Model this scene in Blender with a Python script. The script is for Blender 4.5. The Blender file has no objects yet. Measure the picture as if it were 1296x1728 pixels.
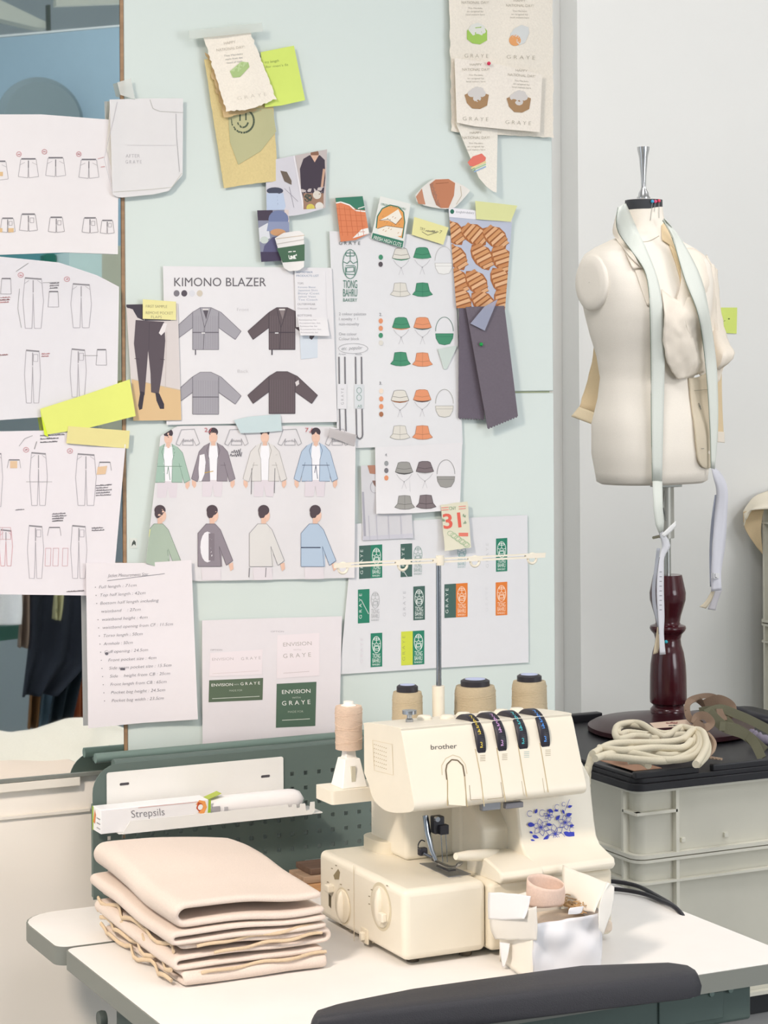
import bpy, math, random
from math import sin, cos, pi, radians, sqrt, atan2
from mathutils import Vector, Matrix, noise
from mathutils.geometry import tessellate_polygon
from mathutils.bvhtree import BVHTree
random.seed(7)
SC = bpy.context.scene
COL = SC.collection

# ------------------------------------------------------------------ camera
FPX, PSI, CAMH, ROLL, PCX, PCY = 3600.0, radians(26), 1.40, 0.006, 648.0, 624.0
CS, SN = cos(PSI), sin(PSI)
Rv, Fv, Zv = Vector((CS, -SN, 0)), Vector((SN, CS, 0)), Vector((0, 0, 1))
cam = bpy.data.cameras.new('camera'); camo = bpy.data.objects.new('camera', cam); COL.objects.link(camo)
cam.sensor_fit = 'HORIZONTAL'; cam.sensor_width = 36; cam.lens = 36*FPX/1296
cam.shift_y = -(864-PCY)/1296; cam.clip_start = 0.05
cx_ = (Rv - ROLL*Zv).normalized(); cy_ = (Zv + ROLL*Rv).normalized()
M = Matrix((cx_, cy_, -Fv)).transposed().to_4x4(); M.translation = Vector((0, 0, CAMH))
camo.matrix_world = M
SC.camera = camo
# ------------------------------------------------------------------ light and exposure
w = bpy.data.worlds.new('world'); SC.world = w; w.use_nodes = True
w.node_tree.nodes['Background'].inputs[0].default_value = (0.86, 0.93, 1.0, 1)
w.node_tree.nodes['Background'].inputs[1].default_value = 1.3
def area(name, loc, target, size, energy, colr, sy=None):
    l = bpy.data.lights.new(name, 'AREA'); l.energy = energy; l.color = colr; l.size = size
    if sy: l.shape = 'RECTANGLE'; l.size_y = sy
    o = bpy.data.objects.new(name, l); COL.objects.link(o); o.location = loc
    o.rotation_euler = (Vector(target)-Vector(loc)).to_track_quat('-Z', 'Y').to_euler()
    return o
k_ = area('desk_lamp_warm', (-0.75, 0.9, 2.6), (1.1, 2.45, 0.65), 0.35, 12, (1.0, 0.86, 0.74), 0.35); k_.data.spread = radians(76)
area('ceiling_lamp_far', (4.3, 2.6, 3.05), (3.0, 4.6, 1.2), 0.8, 33, (1.0, 0.97, 0.99), 0.8)
area('ceiling_lamp_mid', (1.0, 0.6, 3.12), (1.2, 2.0, 0.6), 1.2, 24, (1.0, 0.94, 0.99), 1.2)
area('torso_fill', (1.75, 3.2, 3.1), (2.7, 4.2, 1.3), 0.7, 35, (1.0, 0.97, 0.97), 0.7)  # added fill beyond the partition, lifts the dim left side of the torso
area('mirror_view_fill', (1.3, 1.2, 3.12), (1.8, -1.0, 1.6), 0.7, 28, (1.0, 0.98, 0.98), 0.7)  # added unseen light on the things reflected in the mirror
area('frontal_fill_left', (0.2, -1.8, 1.5), (1.3, 3.0, 0.9), 3.0, 7, (0.93, 0.94, 1.0), 2.0)  # soft frontal fill added behind the camera, outside the mirror's view; no window there
area('frontal_fill_right', (4.0, -1.8, 1.6), (2.8, 4.3, 1.0), 2.2, 88, (0.95, 0.96, 1.0), 2.0)  # second added fill from the rear, aimed at the dress form and crates
vs = SC.view_settings
vs.view_transform = 'Standard'; vs.look = 'None'; vs.exposure = -0.12; vs.gamma = 1; vs.use_curve_mapping = False

# ------------------------------------------------------------------ pixel rays of the photograph to world points
def ray(x, y):
    u = (x-PCX)/FPX; v = (PCY-y)/FPX
    a = u + ROLL*v; b = v - ROLL*u
    return Vector((a*CS+SN, CS-a*SN, b))
O = Vector((0, 0, CAMH))
def at(x, y, Y):
    r = ray(x, y); return O + r*(Y/r.y)
def atz(x, y, Z):
    r = ray(x, y); return O + r*((Z-CAMH)/r.z)
def atx(x, y, X):
    r = ray(x, y); return O + r*(X/r.x)
def atp(x, y, p0, n):
    r = ray(x, y); return O + r*((p0-O).dot(n)/r.dot(n))
D = 2.64            # partition wall face
WF = 2.634          # face of mirror and glass
def atv(x, y, Yv):  # a point seen in the mirror: real place behind the camera
    p = at(x, y, Yv); return Vector((p.x, 2*WF-Yv, p.z))

# ------------------------------------------------------------------ materials
def lin(h):
    h = h.lstrip('#'); h = h if len(h) == 6 else ''.join(q*2 for q in h); c = [int(h[i:i+2], 16)/255 for i in (0, 2, 4)]
    return tuple(x/12.92 if x <= .04045 else ((x+.055)/1.055)**2.4 for x in c) + (1,)
_m = {}
def mat(h, rough=.6, kind=None, metal=0, alpha=1, scale=400, bump=.15, spec=.4):
    key = (h, rough, kind, metal, alpha, scale, bump, spec)
    if key in _m: return _m[key]
    m = bpy.data.materials.new((kind or 'flat')+'_'+h.strip('#')); m.use_nodes = True
    nt = m.node_tree; b = nt.nodes['Principled BSDF']
    c = lin(h); b.inputs['Base Color'].default_value = c
    b.inputs['Roughness'].default_value = rough; b.inputs['Metallic'].default_value = metal
    b.inputs['Specular IOR Level'].default_value = spec; b.inputs['Alpha'].default_value = alpha
    tc = nt.nodes.new('ShaderNodeTexCoord')
    def N(t, **k):
        n = nt.nodes.new(t)
        for a, v in k.items(): n.inputs[a].default_value = v
        return n
    if kind in ('fabric', 'wall', 'paper', 'wood', 'thread', 'plastic', 'skin'):
        sc = {'fabric': scale, 'wall': 3, 'paper': 60, 'wood': 12, 'thread': 300, 'plastic': 25, 'skin': 40}[kind]
        n = N('ShaderNodeTexNoise', Scale=sc, Detail=4.0)
        src = tc.outputs['Object']
        if kind in ('wood', 'thread'):
            mp = N('ShaderNodeMapping'); mp.inputs['Scale'].default_value = (1, 1, 12) if kind == 'thread' else (1, 9, 9)
            nt.links.new(src, mp.inputs[0]); src = mp.outputs[0]
        nt.links.new(src, n.inputs['Vector'])
        amt = {'fabric': .10, 'wall': .03, 'paper': .02, 'wood': .45, 'thread': .25, 'plastic': .03, 'skin': .1}[kind]
        mx = N('ShaderNodeMix'); mx.data_type = 'RGBA'
        mx.inputs[6].default_value = tuple(v*(1-amt) for v in c[:3])+(1,)
        mx.inputs[7].default_value = tuple(min(1, v*(1+amt)) for v in c[:3])+(1,)
        nt.links.new(n.outputs['Fac'], mx.inputs[0]); nt.links.new(mx.outputs[2], b.inputs['Base Color'])
        if kind in ('fabric', 'thread', 'paper'):
            bp = N('ShaderNodeBump', Strength=bump if kind != 'paper' else .05, Distance=.002)
            nt.links.new(n.outputs['Fac'], bp.inputs['Height']); nt.links.new(bp.outputs[0], b.inputs['Normal'])
    _m[key] = m
    return m

# ------------------------------------------------------------------ mesh builder
class MB:
    def __init__(s): s.v = []; s.f = []; s.mi = []; s.mats = []; s.cur = 0
    def use(s, m):
        if m not in s.mats: s.mats.append(m)
        s.cur = s.mats.index(m); return s
    def add(s, vs, fs):
        k = len(s.v); s.v += [Vector(p) for p in vs]
        for f in fs: s.f.append([i+k for i in f]); s.mi.append(s.cur)
        return s
    def box(s, x0, x1, y0, y1, z0, z1):
        return s.add([(x, y, z) for z in (z0, z1) for y in (y0, y1) for x in (x0, x1)],
                     [(0, 2, 3, 1), (4, 5, 7, 6), (0, 1, 5, 4), (2, 6, 7, 3), (0, 4, 6, 2), (1, 3, 7, 5)])
    def grid(s, rows, wrap=False, caps=False):
        m = len(rows[0]); vs = [p for r in rows for p in r]; fs = []
        for i in range(len(rows)-1):
            for j in range(m if wrap else m-1):
                k = (j+1) % m
                fs.append((i*m+j, i*m+k, (i+1)*m+k, (i+1)*m+j))
        if caps:
            fs.append(list(range(m))[::-1]); fs.append([(len(rows)-1)*m+j for j in range(m)])
        return s.add(vs, fs)
    def tube(s, pts, r, n=8, flat=1.0):
        pts = [Vector(p) for p in pts]; rows = []; up = Vector((0, 0, 1))
        for i, p in enumerate(pts):
            t = (pts[min(i+1, len(pts)-1)]-pts[max(i-1, 0)]).normalized()
            a = t.cross(up)
            if a.length < 1e-3: a = t.cross(Vector((0, 1, 0)))
            a.normalize(); b = t.cross(a).normalized()
            rr = r[i] if isinstance(r, (list, tuple)) else r
            rows.append([p + a*rr*cos(2*pi*k/n) + b*rr*flat*sin(2*pi*k/n) for k in range(n)])
        return s.grid(rows, True, True)
    def lathe(s, c, prof, n=32, axis='z'):
        c = Vector(c); rows = []
        for r, h in prof:
            ring = []
            for k in range(n):
                a = 2*pi*k/n; q = (r*cos(a), r*sin(a))
                ring.append(c + (Vector((q[0], q[1], h)) if axis == 'z' else Vector((h, q[0], q[1])) if axis == 'x' else Vector((q[0], h, q[1]))))
            rows.append(ring)
        return s.grid(rows, True, True)
    def prism(s, outline, fn, h0, h1):   # outline in 2D, fn(a,b,h) -> 3D
        n = len(outline); vs = [fn(a, b, h0) for a, b in outline] + [fn(a, b, h1) for a, b in outline]
        tri = tessellate_polygon([[Vector((a, b, 0)) for a, b in outline]])
        fs = [t for t in tri] + [tuple(i+n for i in reversed(t)) for t in tri] + [(i, (i+1) % n, (i+1) % n+n, i+n) for i in range(n)]
        return s.add(vs, fs)
    def plate(s, outline, holes, fn, h0, h1):   # flat plate with real holes
        cu = bpy.data.curves.new('tmp', 'CURVE'); cu.dimensions = '2D'; cu.fill_mode = 'BOTH'; cu.extrude = .5
        for pl in [outline]+holes:
            sp = cu.splines.new('POLY'); sp.points.add(len(pl)-1)
            for q, (a, b) in zip(sp.points, pl): q.co = (a*100, b*100, 0, 1)
            sp.use_cyclic_u = True
        o = bpy.data.objects.new('tmp', cu); me = o.to_mesh()
        s.add([fn(v.co.x/100, v.co.y/100, h0+(h1-h0)*(v.co.z+.5)) for v in me.vertices], [tuple(p.vertices) for p in me.polygons])
        o.to_mesh_clear(); bpy.data.objects.remove(o); bpy.data.curves.remove(cu)
        return s
    def build(s, name, m=None, parent=None, smooth=35, bevel=0, seg=3, solid=0, sub=0, fix=True, so=-1):
        import bmesh
        if m is not None: s.mats = [m] if not s.mats else s.mats
        xs = [p.x for p in s.v]; ys = [p.y for p in s.v]; zs = [p.z for p in s.v]
        org = worldpos(parent) if parent is not None else Vector(((min(xs)+max(xs))/2, (min(ys)+max(ys))/2, min(zs)))
        me = bpy.data.meshes.new(name)
        me.from_pydata([p-org for p in s.v], [], s.f)
        for mm in s.mats: me.materials.append(mm)
        for p, k in zip(me.polygons, s.mi): p.material_index = k
        if fix:
            bm = bmesh.new(); bm.from_mesh(me)
            if bevel or solid or sub: bmesh.ops.remove_doubles(bm, verts=bm.verts, dist=1e-6)
            bmesh.ops.recalc_face_normals(bm, faces=bm.faces); bm.to_mesh(me); bm.free()
        if smooth:
            for p in me.polygons: p.use_smooth = True
            me.set_sharp_from_angle(angle=radians(smooth))
        o = bpy.data.objects.new(name, me); COL.objects.link(o)
        if parent is not None: o.parent = parent; ORG[o.name] = org
        else: o.location = org; ORG[o.name] = org
        if solid:
            md = o.modifiers.new('s', 'SOLIDIFY'); md.thickness = solid; md.offset = so
        if sub:
            md = o.modifiers.new('u', 'SUBSURF'); md.levels = sub; md.render_levels = sub
        if bevel:
            md = o.modifiers.new('b', 'BEVEL'); md.width = bevel; md.segments = seg; md.limit_method = 'ANGLE'; md.angle_limit = radians(35); md.harden_normals = False
        return o
ORG = {}
def worldpos(o): return ORG[o.name].copy()
def thing(name, label, cat, loc=(0, 0, 0), group=None):
    o = bpy.data.objects.new(name, None); COL.objects.link(o); o.location = loc; ORG[o.name] = Vector(loc); o.empty_display_size = .05
    return tag(o, label, cat, group)
def tag(o, label, cat, group=None):
    o['label'] = label; o['category'] = cat
    if group: o['group'] = group
    return o
def struct(o): o['kind'] = 'structure'; return o
def lerp(a, b, t): return a+(b-a)*t
def resample(pts, n):
    pts = [Vector(p) for p in pts]; L = [0]
    for a, b in zip(pts, pts[1:]): L.append(L[-1]+(b-a).length)
    out = []; k = 0
    for i in range(n):
        d = L[-1]*i/(n-1)
        while k < len(L)-2 and L[k+1] < d: k += 1
        out.append(pts[k].lerp(pts[k+1], (d-L[k])/max(1e-9, L[k+1]-L[k])))
    return out
def spline(pts, n=8):
    pts = [Vector(p) for p in pts]; out = []
    for i in range(len(pts)-1):
        p0 = pts[max(i-1, 0)]; p1 = pts[i]; p2 = pts[i+1]; p3 = pts[min(i+2, len(pts)-1)]
        for k in range(n):
            t = k/n
            out.append(.5*((2*p1)+(p2-p0)*t+(2*p0-5*p1+4*p2-p3)*t*t+(3*p1-p0-3*p2+p3)*t**3))
    out.append(pts[-1]); return out

# ------------------------------------------------------------------ ink: print on a surface, drawn in the same mesh
_tx = {}
def textmesh(s, thin):
    k = (s, thin)
    if k in _tx: return _tx[k]
    cu = bpy.data.curves.new('t', 'FONT'); cu.body = s; cu.size = 1; cu.offset = thin; cu.resolution_u = 3
    o = bpy.data.objects.new('t', cu); me = o.to_mesh()
    vs = [(v.co.x, v.co.y) for v in me.vertices]; fs = [tuple(p.vertices) for p in me.polygons]
    o.to_mesh_clear(); bpy.data.objects.remove(o); bpy.data.curves.remove(cu)
    _tx[k] = (vs, fs); return _tx[k]
class Ink:
    def __init__(s, mb, fn): s.mb = mb; s.fn = fn; s.k = 0; s.clip = None; s.maxe = 0; s.base = .00018; s.inc = .0000015; s.dx = 0; s.dy = 0; s.slope = 0; s.x0 = 0
    def _t(s, p): return (p[0]+s.dx, p[1]+s.dy+s.slope*(p[0]-s.x0))
    def _c(s, poly):
        if not s.clip: return poly
        c = s.clip; n = len(c)
        ar = sum(c[i][0]*c[(i+1) % n][1]-c[(i+1) % n][0]*c[i][1] for i in range(n))
        if ar < 0: c = c[::-1]
        for i in range(n):
            a, b = c[i], c[(i+1) % n]; out = []
            if not poly: return poly
            ins = lambda p: (b[0]-a[0])*(p[1]-a[1])-(b[1]-a[1])*(p[0]-a[0]) >= 0
            for j in range(len(poly)):
                p, q = poly[j], poly[(j+1) % len(poly)]
                ip, iq = ins(p), ins(q)
                if ip != iq:
                    d1 = (b[0]-a[0])*(p[1]-a[1])-(b[1]-a[1])*(p[0]-a[0]); d2 = (b[0]-a[0])*(q[1]-a[1])-(b[1]-a[1])*(q[0]-a[0])
                    t = d1/(d1-d2); x = (p[0]+(q[0]-p[0])*t, p[1]+(q[1]-p[1])*t)
                if ip: out.append(p)
                if ip != iq: out.append(x)
            poly = out
        return poly
    def _lift(s): s.k += 1; return s.base+s.inc*s.k
    def fill(s, poly, col):
        poly = s._c([s._t(p) for p in poly])
        if len(poly) < 3: return
        l = s._lift(); s.mb.use(mat(col, .75))
        tri = tessellate_polygon([[Vector((a, b, 0)) for a, b in poly]])
        fs = []
        for t in tri:
            (ax, ay), (bx, by), (cx, cy) = [poly[i] for i in t]
            fs.append(t if (bx-ax)*(cy-ay)-(by-ay)*(cx-ax) < 0 else t[::-1])
        if s.maxe:
            out = []; stack = [[poly[i] for i in t] for t in fs]
            while stack:
                t = stack.pop(); e = [((t[i][0]-t[(i+1) % 3][0])**2+(t[i][1]-t[(i+1) % 3][1])**2, i) for i in range(3)]; d, i = max(e)
                if d <= s.maxe**2: out.append(t); continue
                m = ((t[i][0]+t[(i+1) % 3][0])/2, (t[i][1]+t[(i+1) % 3][1])/2); o_ = t[(i+2) % 3]
                stack += [[t[i], m, o_], [m, t[(i+1) % 3], o_]]
            s.mb.add([s.fn(a, b, l) for t in out for a, b in t], [(3*i, 3*i+1, 3*i+2) for i in range(len(out))])
            return
        s.mb.add([s.fn(a, b, l) for a, b in poly], fs)
    def line(s, pts, w, col, closed=False, step=14):
        if s.maxe: step = 6
        pts = list(pts)+([pts[0]] if closed else [])
        l = s._lift(); s.mb.use(mat(col, .75))
        for a, b in zip(pts, pts[1:]):
            a, b = s._t(a), s._t(b)
            d = sqrt((b[0]-a[0])**2+(b[1]-a[1])**2)
            if d < 1e-6: continue
            nx, ny = -(b[1]-a[1])/d*w/2, (b[0]-a[0])/d*w/2
            n = max(1, int(d/step))
            for i in range(n):
                p = (lerp(a[0], b[0], i/n), lerp(a[1], b[1], i/n)); q = (lerp(a[0], b[0], (i+1)/n), lerp(a[1], b[1], (i+1)/n))
                quad = s._c([(p[0]+nx, p[1]+ny), (q[0]+nx, q[1]+ny), (q[0]-nx, q[1]-ny), (p[0]-nx, p[1]-ny)])
                if len(quad) >= 3: s.mb.add([s.fn(x, y, l) for x, y in quad], [tuple(range(len(quad)))])
    def ell(s, cx, cy, rx, ry, col, ang=0, n=16, line=None, a0=0, a1=2*pi):
        c, si = cos(ang), sin(ang); closed = abs(a1-a0-2*pi) < 1e-6
        m = n if closed else n+1
        P = [(cx+rx*cos(a0+(a1-a0)*k/n)*c-ry*sin(a0+(a1-a0)*k/n)*si, cy+rx*cos(a0+(a1-a0)*k/n)*si+ry*sin(a0+(a1-a0)*k/n)*c) for k in range(m)]
        if line: s.line(P, line, col, closed)
        else: s.fill(P, col)
    def rect(s, x0, y0, x1, y1, col): s.fill([(x0, y0), (x1, y0), (x1, y1), (x0, y1)], col)
    def text(s, t, x, y, h, col, w=None, ang=0, thin=0, center=False, shear=0):
        vs, fs = textmesh(t, thin)
        if not vs: return
        x0 = min(v[0] for v in vs); x1 = max(v[0] for v in vs)
        k = h/.69; kx = (w/(x1-x0)) if w else k
        l = s._lift(); s.mb.use(mat(col, .75)); c, si = cos(radians(ang)), sin(radians(ang)); W = (x1-x0)*kx
        out = []
        for a, b in vs:
            u = (a-x0)*kx-(W/2 if center else 0)+shear*b*k; v = -b*k
            q = s._t((x+u*c-v*si, y+u*si+v*c)); out.append(s.fn(q[0], q[1], l))
        s.mb.add(out, fs)
    def scribble(s, x, y, w, h, col, lw=.9, ang=0):
        P = []; n = max(3, int(w/(h*.45)))
        for i in range(n*2):
            P.append((w*i/(n*2), (-h*random.uniform(.3, 1) if i % 2 else h*random.uniform(-.1, .2))))
        c, si = cos(radians(ang)), sin(radians(ang))
        s.line([(x+a*c-b*si, y+a*si+b*c) for a, b in P], lw, col)

def sheet(name, label, cat, top, bottom, off, col='#ebe8ea', kind='paper', curl=None, thick=.0004, nx=10, ny=10, base=WF, group=None, rough=.7, alpha=1, clip=False, jag=0, parent=None, bump=.15, finish=True):
    """A sheet hung on the wall: top and bottom edges given left to right."""
    fn = lambda x, y, l=0: at(x, y, base-off-(curl(x, y) if curl else 0)-l)
    if curl:
        W_px = max(p[0] for p in top)-min(p[0] for p in top); H_px = max(p[1] for p in bottom)-min(p[1] for p in top)
        nx = max(nx, int(W_px/8)); ny = max(ny, int(H_px/8))
    T = resample([(a, b, 0) for a, b in top], nx+1); B = resample([(a, b, 0) for a, b in bottom], nx+1)
    rows = [[(T[j].lerp(B[j], i/ny)) for j in range(nx+1)] for i in range(ny+1)]
    if jag:
        for i, r in enumerate(rows):
            for j, p in enumerate(r):
                if i in (0, ny) or j in (0, nx): p.x += random.uniform(-jag, jag); p.y += random.uniform(-jag, jag)
    if kind == 'paper': col = '#'+''.join('%02x' % int(int(col[i:i+2], 16)*.965) for i in (1, 3, 5))
    mb = MB().use(mat(col, rough, kind, alpha=alpha, bump=bump))
    F = [[fn(p.x, p.y) for p in r] for r in rows]; Bk = [[p+Vector((0, thick, 0)) for p in r] for r in F]
    mb.grid(F); m = nx+1; n = len(F)*m
    mb.grid([r[::-1] for r in Bk])
    rimf = [F[0][j] for j in range(m)]+[F[i][nx] for i in range(1, ny+1)]+[F[ny][j] for j in range(nx-1, -1, -1)]+[F[i][0] for i in range(ny-1, -1, -1)]
    mb.grid([rimf, [p+Vector((0, thick, 0)) for p in rimf]])
    ink = Ink(mb, fn)
    if curl: ink.maxe = 8; ink.base = .0003; ink.inc = .000004
    if kind == 'fabric': ink.base = .0006
    if clip: ink.clip = [top[0], top[-1], bottom[-1], bottom[0]]
    def done():
        o = mb.build(name, parent=parent, smooth=0 if not curl else 60, fix=False)
        if parent is None: tag(o, label, cat, group)
        return o
    if finish is True: pass
    return ink, done

# ================================================================== SETTING
wallm = mat('#e6e6e2', .8, 'wall'); cream = mat('#f2ebe0', .75, 'wall')
struct(MB().box(-3.0, 1.556, D, D+.12, 0, 3.2).build('wall_left', cream, bevel=0))
xst = at(979, 900, 5.0).x
struct(MB().box(xst, 6.5, 5.0, 5.7, 0, 3.2).build('wall_back', wallm))
struct(MB().box(-3.0, xst-.0005, 5.09, 5.19, 0, 3.2).build('wall_recess', wallm))
struct(MB().box(5.2, 5.3, -2, 5.0, 0, 3.2).build('wall_right', wallm))
struct(MB().box(-3.0, 6.5, -2.0, 5.1, -.05, 0).build('floor', mat('#8d8f90', .5, 'wall')))
struct(MB().box(-3.0, 6.5, -2.0, 5.1, 3.2, 3.25).build('ceiling', mat('#d9dad6', .8, 'wall')))
struct(MB().box(-3.0, 6.5, -2.1, -2.0, 0, 3.2).build('wall_front', mat('#9aa6ab', .8, 'wall')))
struct(MB().box(5.0, 5.2, 1.6, 1.8, 0, 3.2).build('trim_1', mat('#d8d8d2', .8, 'wall')))

# glass boards and mirror
gl = mat('#d2ddd8', .35, spec=.35); gle = mat('#9fc4b4', .3)
xl = at(212, 661, WF).x; xr = at(932.5, 400, WF).x; zs = at(900, 661.5, WF).z
for nm, z0, z1, lb in (('glass_board', zs+.0012, 3.0, 'large pale green glass board on the wall above the seam, pinned with papers'),
                       ('glass_board', .62, zs-.0012, 'lower pale green glass board on the wall, below the thin horizontal seam')):
    tag(MB().box(xl, xr, WF, D-.0005, z0, z1).build(nm, gl, bevel=.001, seg=1), lb, 'board')
struct(MB().box(xl+.01, xr-.005, D-.003, D-.0004, zs-.0011, zs+.0011).build('trim_2', mat('#a9b08c', .5)))
xm = at(205, 600, WF).x; zmb = at(100, 1307, WF).z
mir = bpy.data.materials.new('mirror_glass'); mir.use_nodes = True
b_ = mir.node_tree.nodes['Principled BSDF']; b_.inputs['Metallic'].default_value = 1; b_.inputs['Roughness'].default_value = .015; b_.inputs['Base Color'].default_value = (.86, .90, .89, 1)
mt = thing('wall_mirror', 'tall frameless wall mirror at the left, partly covered with sketch sheets', 'mirror', (.4, WF, zmb))
MB().box(-.8, xm, WF, D-.0005, zmb, 3.0).build('mirror_pane', mir, mt)
MB().box(-.8, xm-.002, WF-.004, D-.0005, zmb-.004, zmb).build('lower_edge', mat('#7d8079', .4), mt)
struct(MB().box(xm+.0005, xl-.0005, WF-.001, D-.0003, .62, 3.0).build('trim_3', mat('#9c7d5e', .45, 'wood')))
struct(MB().box(-.8, xm-.06, WF-.004, D-.0003, zmb-.016, zmb-.0045).build('trim_4', mat('#e4ded2', .7), bevel=.001))
struct(MB().box(-.8, xl-.05, D-.004, D-.0003, zmb-.052, zmb-.047).build('trim_5', mat('#e6dfd3', .8), bevel=.001))

# ================================================================== THINGS SEEN IN THE MIRROR (they stand behind the camera's right)
def vpoly(name, label, cat, px, Yv, col, kind='plastic', thick=.02, yvf=None, rough=.7, parent=None):
    mb = MB(); f = yvf or (lambda x: Yv)
    def fn(a, b, h): p = atv(a, b, f(a)); p.y -= h; return p
    mb.prism(px, fn, 0, thick); o = mb.build(name, mat(col, rough, kind), parent, smooth=0)
    if label: tag(o, label, cat)
    return o
pf = lambda x: 6.0-(x/200)*.32
vpoly('display_screen', 'large dusty blue panel with a dark round shape, seen in the mirror', 'panel', [(-80, 71), (240, 42), (240, 470), (-80, 500)], 6, '#9db8c8', yvf=pf, thick=.03)
vpoly('panel_border', 'thin white top edge of the blue panel seen in the mirror', 'trim', [(-80, 66), (240, 38.5), (240, 41.5), (-80, 70)], 6, '#dfe6e6', yvf=pf, thick=.04)
o = MB(); c0 = atv(72, 205, 5.7); o.lathe(c0, [(.0001, 0), (.11, .0), (.125, -.02), (.125, -.03), (.0001, -.031)], 48, 'y')
tag(o.build('round_stool_seat', mat('#7e9096', .7), smooth=30), 'grey round disc before the blue panel, seen in the mirror', 'disc')
vpoly('ceiling_beam', 'pale ceiling beam running diagonally, seen at the top of the mirror', 'beam', [(-80, -60), (-20, -10), (80, 38), (80, 48), (60, 46), (-80, 12)], 6.35, '#c9cdc2', thick=.06)
vpoly('ceiling_hanger', 'dark thin ceiling hanger rod seen at the top of the mirror', 'rod', [(80, 8), (85, 8), (86, 52), (81, 52)], 6.2, '#4d5650', thick=.02)
vpoly('ceiling_panel', 'pale ceiling strip along the top of the mirror reflection', 'panel', [(95, -40), (240, -40), (240, 4), (95, 10)], 6.3, '#cfd2c6', thick=.03)
vpoly('teal_cabinet', 'teal blue cabinet seen in the mirror between the sketch sheets', 'cabinet', [(-60, 424), (116, 424), (116, 520), (-60, 520)], 5.4, '#4e8b93', thick=.2)
vpoly('storage_box', 'pale aqua box seen in the mirror beside the teal cabinet', 'box', [(117, 425), (172, 425), (172, 520), (117, 520)], 5.1, '#c4dedd', thick=.15)
vpoly('curtain', 'olive grey curtain strip at the mirror edge', 'curtain', [(172, 415), (225, 415), (225, 760), (172, 760)], 5.25, '#b9bcaa', thick=.03)
vpoly('glue_bottle', 'small dark green bottle standing in the mirror view', 'bottle', [(74, 431), (79, 428), (90, 428), (95, 431), (95, 470), (74, 470)], 5.2, '#1c6a5c', thick=.03)
vpoly('far_fabric', 'blue grey hanging fabric seen at the mirror edge beside the sketches', 'fabric', [(185, 740), (222, 740), (222, 960), (185, 960)], 5.1, '#8b98a2', 'fabric', thick=.02)
def hang(name, label, L, R, Yv, col, amp=.02, folds=4, n=22, kind='fabric'):
    Lr = resample([(a, b, 0) for a, b in L], n); Rr = resample([(a, b, 0) for a, b in R], n); mb = MB(); rows = []
    for i in range(n):
        row = []
        for j in range(17):
            q = Lr[i].lerp(Rr[i], j/16); p = atv(q.x, q.y, Yv); p.y += amp*sin(j/16*pi*folds+i*.08); row.append(p)
        rows.append(row)
    mb.grid(rows); o = mb.build(name, mat(col, .9, kind), smooth=60, solid=.004)
    return tag(o, label, 'garment')
hang('hanging_jacket', 'dark navy jacket hanging in the mirror, white stain on its front', [(46, 980), (44, 1090), (36, 1175)], [(150, 980), (140, 1120), (92, 1172)], 4.95, '#2b303c')
hang('hanging_jacket', 'very dark green jacket hanging behind the navy one in the mirror', [(95, 985), (96, 1100), (80, 1222)], [(150, 985), (140, 1110), (114, 1224)], 5.0, '#23303a')
hang('hanging_trousers', 'rust orange garment hanging at the right in the mirror', [(112, 1040), (113, 1225)], [(150, 1040), (148, 1225)], 5.09, '#b0623c')
hang('hanging_skirt', 'brown garment hem hanging below the navy jacket in the mirror', [(48, 1150), (47, 1230)], [(70, 1150), (66, 1230)], 5.05, '#7d5730', folds=3)
hang('hanging_shirt', 'slate blue garment hem between brown and dark ones in the mirror', [(64, 1160), (62, 1228)], [(100, 1160), (98, 1228)], 5.08, '#7590a2', folds=3)
hang('hanging_shirt', 'olive cream garment showing between the dark jackets in the mirror', [(88, 990), (93, 1045)], [(106, 990), (96, 1046)], 4.9, '#b9b68c', folds=2)
hang('checked_cloth', 'brown fine checked cloth hanging left of the navy jacket in the mirror', [(33, 985), (31, 1092)], [(47, 985), (42, 1093)], 4.93, '#8d7a6c', folds=2)
hang('white_cloth', 'white cloth lying on the green table edge in the mirror', [(-40, 985), (-40, 1062)], [(34, 985), (32, 1052)], 4.7, '#eceef2', folds=2)
vpoly('cutting_table', 'dark green table edge below the white cloth in the mirror', 'table', [(-50, 1062), (32, 1055), (30, 1078), (-50, 1088)], 4.72, '#2f5a50', thick=.3)
mb = MB(); rows = []
for i in range(24):
    row = []
    for j in range(40):
        x = -60+300*j/39; yt = 1238-26*math.exp(-((x-130)/80)**2)-6*math.exp(-((x+40)/60)**2)+4*sin(x*.03)
        y = lerp(yt, 1345, i/23); p = atv(x, y, 4.4-.28*sin(pi*.5*i/23)); p.y += .03*noise.noise(Vector((x*.03, y*.04, 0))); row.append(p)
    rows.append(row)
mb.grid(rows); tag(mb.build('fabric_roll', mat('#f2eadb', .85, 'fabric'), smooth=60, solid=.006), 'heap of cream fabric seen along the bottom of the mirror', 'fabric')
vpoly('white_bottle', 'small cream box at the mirror corner above the green rail', 'box', [(195, 1267), (198, 1263), (225, 1263), (225, 1310), (195, 1310)], 4.0, '#e9e4d2', thick=.05)
rk = atv(60, 985, 4.97); t = thing('clothes_rack', 'thin steel clothes rail carrying the dark garments, behind the sheets in the mirror', 'clothes rack', (rk.x, rk.y, 0))
ra, rb_ = atv(-150, 972, 4.97), atv(175, 972, 4.97); stl = mat('#a9adb0', .3, metal=1)
MB().tube([ra, Vector((rb_.x, rb_.y, ra.z))], .010, 12).build('rail', stl, t, smooth=60)
for q in (ra, rb_):
    MB().tube([Vector((q.x, q.y, .02)), Vector((q.x, q.y, ra.z))], .010, 12).build('post', stl, t, smooth=60)
    MB().box(q.x-.02, q.x+.02, q.y-.25, q.y+.25, 0, .022).build('foot', stl, t, bevel=.004)
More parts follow.
